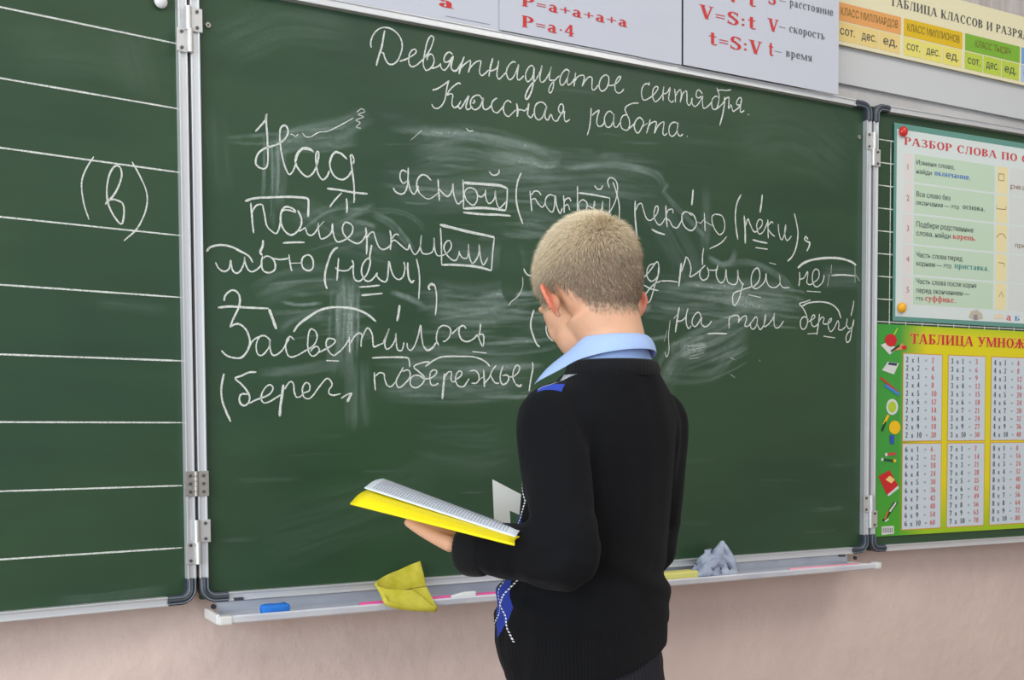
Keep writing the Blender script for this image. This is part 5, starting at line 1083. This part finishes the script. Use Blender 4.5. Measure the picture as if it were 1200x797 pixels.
col = KN.mix((ds * front).mx(sd), col, (.75, .77, .78)); KN.color(col)
at2 = KN.nt.nodes.new('ShaderNodeMath'); at2.operation = 'ARCTAN2'; KN.nt.links.new((y - .03).s, at2.inputs[0]); KN.nt.links.new(x.s, at2.inputs[1])
rib = (Q(KN.nt, at2.outputs[0]) * 150.0).sin() * z.lt(.848 + .0) * 1.0
kn = KN.noise(KN.scale(KN.co(), (1, 1, .35)), 700, 2)
KN.bump(rib * .6 + kn * .8, .5, .0014)
sweater = finish('sweater', sw, KN, boy); sweater['label'] = 'black knitted sweater with blue and grey diamonds'
def cuff(Wp, d, r):
    bm = bmesh.new(); d = d.normalized(); n_ = 64; up = Vector((0, 0, 1)); u_ = (up - d * d.dot(up)).normalized(); v_ = d.cross(u_); rings = []
    for k in range(9):
        t = k / 8; rr = r * (1 + .10 * math.sin(math.pi * t)) - (.004 if k in (0, 8) else 0)
        rings.append([bm.verts.new(Wp + d * (-.034 + .042 * t) + (u_ * math.cos(a) + v_ * math.sin(a)) * (rr + .0007 * math.cos(a * 32))) for a in [2 * math.pi * q / n_ for q in range(n_)]])
    for a, b in zip(rings, rings[1:]):
        for q in range(n_): bm.faces.new((a[q], a[(q + 1) % n_], b[(q + 1) % n_], b[q]))
    bmobj('cuff', bm, BAND, sweater, True)
BAND = Mat('black_rib', (.008, .0085, .010), .88, spec=.15, Sheen_Weight=.08)
cuff(CUL, WRL - ELL, .0325); cuff(WRR, WRR - ELR, .0325)
# ribbed neckband
bm = bmesh.new(); NS = 240; rings = []
for k in range(NS):
    a = 2 * math.pi * k / NS; c, s = math.cos(a), math.sin(a); bx, by = .070 * c, -.010 + .060 * s
    vneck = max(0, s - .25) ** 1.3 * .085
    bz = 1.210 - .03 * (.058 * s) - vneck; rr = .0105; f = .0006 * math.cos(a * 60)
    ring = []
    for q in range(10):
        b = 2 * math.pi * q / 10; o1, o2 = math.cos(b), math.sin(b); ring.append(bm.verts.new((bx + c * (o1 * .0042 + f * o1), by + s * (o1 * .0042 + f * o1), bz + o2 * rr - o1 * .004)))
    rings.append(ring)
for k in range(NS):
    a, b = rings[k], rings[(k + 1) % NS]
    for q in range(10): bm.faces.new((a[q], a[(q + 1) % 10], b[(q + 1) % 10], b[q]))
bmobj('neckband', bm, BAND, sweater, True)
# ---- shirt: collar stand, collar leaf, and the yoke that shows above the neckband
SB = Mat('pale_blue_cotton', srgb(160, 186, 232), .7, spec=.25, Subsurface_Weight=.05); _n = SB.noise(SB.co(), 900, 2)
SB.color(SB.mix(_n, srgb(152, 180, 228), srgb(176, 200, 240))); SB.bump(_n, .25, .0004)
def ring_surface(name, rows, a0, a1, N, parent, th=.0014):
    """rows: functions angle -> point; joins them into a cloth surface"""
    V, F = [], []
    for k in range(N + 1):
        a = math.radians(a0 + (a1 - a0) * k / N)
        for r in rows: V.append(r(a))
    m_ = len(rows)
    for k in range(N):
        for j in range(m_ - 1): F.append((k * m_ + j, k * m_ + j + 1, (k + 1) * m_ + j + 1, (k + 1) * m_ + j))
    o = mesh(name, V, F, SB, parent, True); s = o.modifiers.new('t', 'SOLIDIFY'); s.thickness = th; s.offset = 0
    q = o.modifiers.new('s', 'SUBSURF'); q.levels = 2; q.render_levels = 2; return o
# angle: -90 = nape, 0 = right ear, 180 = left, 90 = throat
def el_(rx, ry, cy, zb, tilt): return lambda a: Vector((rx * math.cos(a), cy + ry * math.sin(a), zb - tilt * ry * math.sin(a)))
shirt = ring_surface('shirt', [el_(.0500, .0490, -.006, 1.244, .16), el_(.0530, .0520, -.007, 1.234, .16), el_(.0600, .0560, -.008, 1.222, .12), el_(.066, .058, -.008, 1.208, .1), el_(.066, .056, -.006, 1.190, .1)], -236, 56, 40, boy)
shirt['label'] = 'pale blue shirt'
def leaf_low(a):
    s, c = math.sin(a), math.cos(a); t = max(0, (s + .2) / 1.2)       # 0 at the nape, 1 at the collar points
    rx = (.060 if c > 0 else .060 + .011 * min(1, -c * 3)) + .100 * t ** 3; ry = .066 + .045 * t ** 2
    return Vector((rx * c, -.010 + ry * s, 1.225 - .010 * s - .034 * max(0, s) ** 1.2 - .006 * (1 - abs(s))))
def leaf_mid(a): return leaf_top(a).lerp(leaf_low(a), .5) + Vector((math.cos(a), math.sin(a), .6)) * .0035 + Vector((-.004, 0, .011)) * max(0, math.sin(a)) ** 1.5 * (1 if math.cos(a) < 0 else .4)
def leaf_top(a): return Vector((.0515 * math.cos(a), -.008 + .0515 * math.sin(a), 1.257 - .003 * math.sin(a) - .028 * max(0, math.sin(a))))
def leaf_in(a): return leaf_top(a) + Vector((-math.cos(a) * .004, -math.sin(a) * .004, -.006))
ring_surface('collar', [leaf_in, leaf_top, leaf_mid, leaf_low], -240, 58, 44, shirt, .0018)
# ---- trousers and shoes
TR = Mat('dark_pinstripe', (.012, .013, .019), .75, spec=.25); p = TR.xyz(TR.co()); _a = TR.nt.nodes.new('ShaderNodeMath'); _a.operation = 'ARCTAN2'; TR.nt.links.new((p[1] - .02).s, _a.inputs[0]); TR.nt.links.new(p[0].s, _a.inputs[1])
st = ((Q(TR.nt, _a.outputs[0]) * 11.0).fract() - .5).abs().lt(.045); TR.color(TR.mix(st * .5, (.012, .013, .019), (.06, .065, .085)))
bm = bmesh.new()
loft(bm, [(0, .026, .855, .098, .072, .1, 0), (0, .026, .81, .108, .080, .1, 0), (0, .024, .74, .116, .090, 0, 0), (0, .018, .68, .116, .094, 0, 0), (0, .018, .63, .112, .088, 0, 0)], 40, 2.2)
for sx in (-1, 1): tube(bm, *path([(sx * .052, .018, .70), (sx * .060, .020, .56), (sx * .060, .022, .40), (sx * .060, .012, .22), (sx * .060, .000, .055)], [.072, .066, .058, .054, .056], 7), 24)
tr = remesh(bm, .0065, 4, .5)
for v in tr.vertices:
    q_ = v.co; v.co = q_ + v.normal * (.004 * noise.noise(Vector((q_.x * 20, q_.y * 20, q_.z * 14))) + .003 * noise.noise(Vector((q_.x * 9, q_.y * 9, q_.z * 45))))
finish('trousers', tr, TR, boy)
LE = Mat('black_leather', (.015, .014, .014), .35)
for sx in (-1, 1):
    bm = bmesh.new(); tube(bm, *path([(sx * .060, -.050, .040), (sx * .060, -.010, .046), (sx * .061, .045, .042), (sx * .064, .100, .034), (sx * .066, .145, .026)], [.030, .035, .038, .036, .020], 6), 20)
    for v in bm.verts: v.co.z = max(v.co.z, .006)
    s_ = bmobj('shoe', bm, LE, boy, True)
    bm = bmesh.new(); loft(bm, [(sx * .062, .048, 0.0, .040, .112, 0, 0), (sx * .062, .048, .010, .040, .112, 0, 0)], 28, 2.4); bmobj('sole', bm, LE, s_)
# ---------------------------------------------------------------- what he holds
BWm = BM
def held(name, V, F, mat, label, cat, smooth=False):
    V = [BM @ Vector(v) for v in V]; c = sum(V, Vector()) / len(V); c.z = min(v.z for v in V)
    t = thing(name, label, cat, c); return t, [v - c for v in V]
# open booklet: yellow cover with a sheet of white paper lying in it
DA, DB = 1.375, 1.545
A0, B0 = ray_local(603, 638, DA), ray_local(410, 590, DB)
A1, B1 = ray_local(604.5, 630.5, DA + .035), ray_local(424, 577, DB + .025)
A2, B2 = ray_local(614, 627, DA + .080), ray_local(452, 566, DB + .115)
note = thing('notebook', 'open yellow-covered notebook with a white written page, held in the left hand of the boy', 'notebook', BM @ ((A0 + B1) / 2)); NI = note.matrix_basis.inverted()
def gridsurf(name, rows, mat, parent, th, n=16, lift=Vector((0, 0, 0)), corner=.006):
    V, F = [], []
    for (a, b) in rows:
        for k in range(n + 1):
            f = k / n; p_ = a.lerp(b, f); V.append(NI @ (BM @ (p_ + lift)))
    for j in range(len(rows) - 1):
        for k in range(n): F.append((j * (n + 1) + k, j * (n + 1) + k + 1, (j + 1) * (n + 1) + k + 1, (j + 1) * (n + 1) + k))
    o = mesh(name, V, F, mat, parent, True)
    if th: s = o.modifiers.new('t', 'SOLIDIFY'); s.thickness = th; s.offset = 1
    return o
def subrows(rows, m=6):
    out = []; pa = catmull([r[0] for r in rows], m); pb = catmull([r[1] for r in rows], m); return list(zip(pa, pb))
YC = Mat('bright_yellow_cover', srgb(250, 232, 20), .4, spec=.4)
NP = Mat('notebook_paper', (.74, .80, .86), .6)
cov = subrows([(A0, B0), (A1, B1), (A2, B2)])
gridsurf('cover', cov, YC, note, .0022)
W0a, W0b = ray_local(604, 629, DA + .040), ray_local(427, 571.5, DB + .030)
W2a, W2b = ray_local(614, 622, DA + .085), ray_local(449, 560.5, DB + .125)
W1a, W1b = (W0a + W2a) / 2 + Vector((0, 0, .004)), (W0b + W2b) / 2 + Vector((0, 0, .003))
pg = subrows([(W0a, W0b), (W1a, W1b), (W2a, W2b)])
page = gridsurf('page', pg, NP, note, .0012)
# lines of handwriting too small to read, as broken ink strokes on the page
V, F = [], []; rng = random.Random(3)
def onpage(a, b): # a across rows 0..1, b along 0..1
    j = a * (len(pg) - 1); i = min(int(j), len(pg) - 2); f = j - i
    return (pg[i][0].lerp(pg[i][1], b)).lerp(pg[i + 1][0].lerp(pg[i + 1][1], b), f) + Vector((0, 0, .0016))
for k in range(46):
    b = .06 + .90 * k / 46; a = .06
    while a < .93:
        l_ = rng.uniform(.04, .12); a2 = min(a + l_, .95)
        q4 = [onpage(a, b), onpage(a2, b), onpage(a2, b + .0042), onpage(a, b + .0042)]; c0 = len(V); V += [NI @ (BM @ v) for v in q4]; F.append((c0, c0 + 1, c0 + 2, c0 + 3)); a = a2 + rng.uniform(.01, .035)
mesh('ink_lines', V, F, flat('blue_ink', 118, 128, 158), page)['kind'] = 'stuff'
# white set square with a rectangular opening
D3 = 1.69
def sq(u, v, dd=D3): return ray_local(u, v, dd)
outer = [sq(577, 562), sq(579.5, 622, D3), sq(650, 640, D3 + .03), sq(650, 600, D3 + .03)]
inner = [sq(599, 598.5), sq(600, 618), sq(612, 621), sq(612, 603.5)]
n3 = (outer[1] - outer[0]).cross(outer[2] - outer[0]).normalized()
inner = [v - n3 * (v - outer[0]).dot(n3) for v in inner]; outer[3] = outer[3] - n3 * (outer[3] - outer[0]).dot(n3)
st_ = thing('set_square', 'white plastic set square with rectangular opening, held upright in front of the sweater', 'set square', BM @ outer[1]); SI = st_.matrix_basis.inverted()
th3 = n3 * .0015; V = [SI @ (BM @ v) for v in outer + inner] + [SI @ (BM @ (v + th3)) for v in outer + inner]; F = []
for k in range(4):
    j = (k + 1) % 4; F.append((k, j, 4 + j, 4 + k)); F.append((8 + k, 12 + k, 12 + j, 8 + j)); F.append((k, 8 + k, 8 + j, j)); F.append((4 + k, 4 + j, 12 + j, 12 + k))
mesh('blade', V, F, Mat('ivory_plastic', srgb(222, 224, 216), .4), st_)
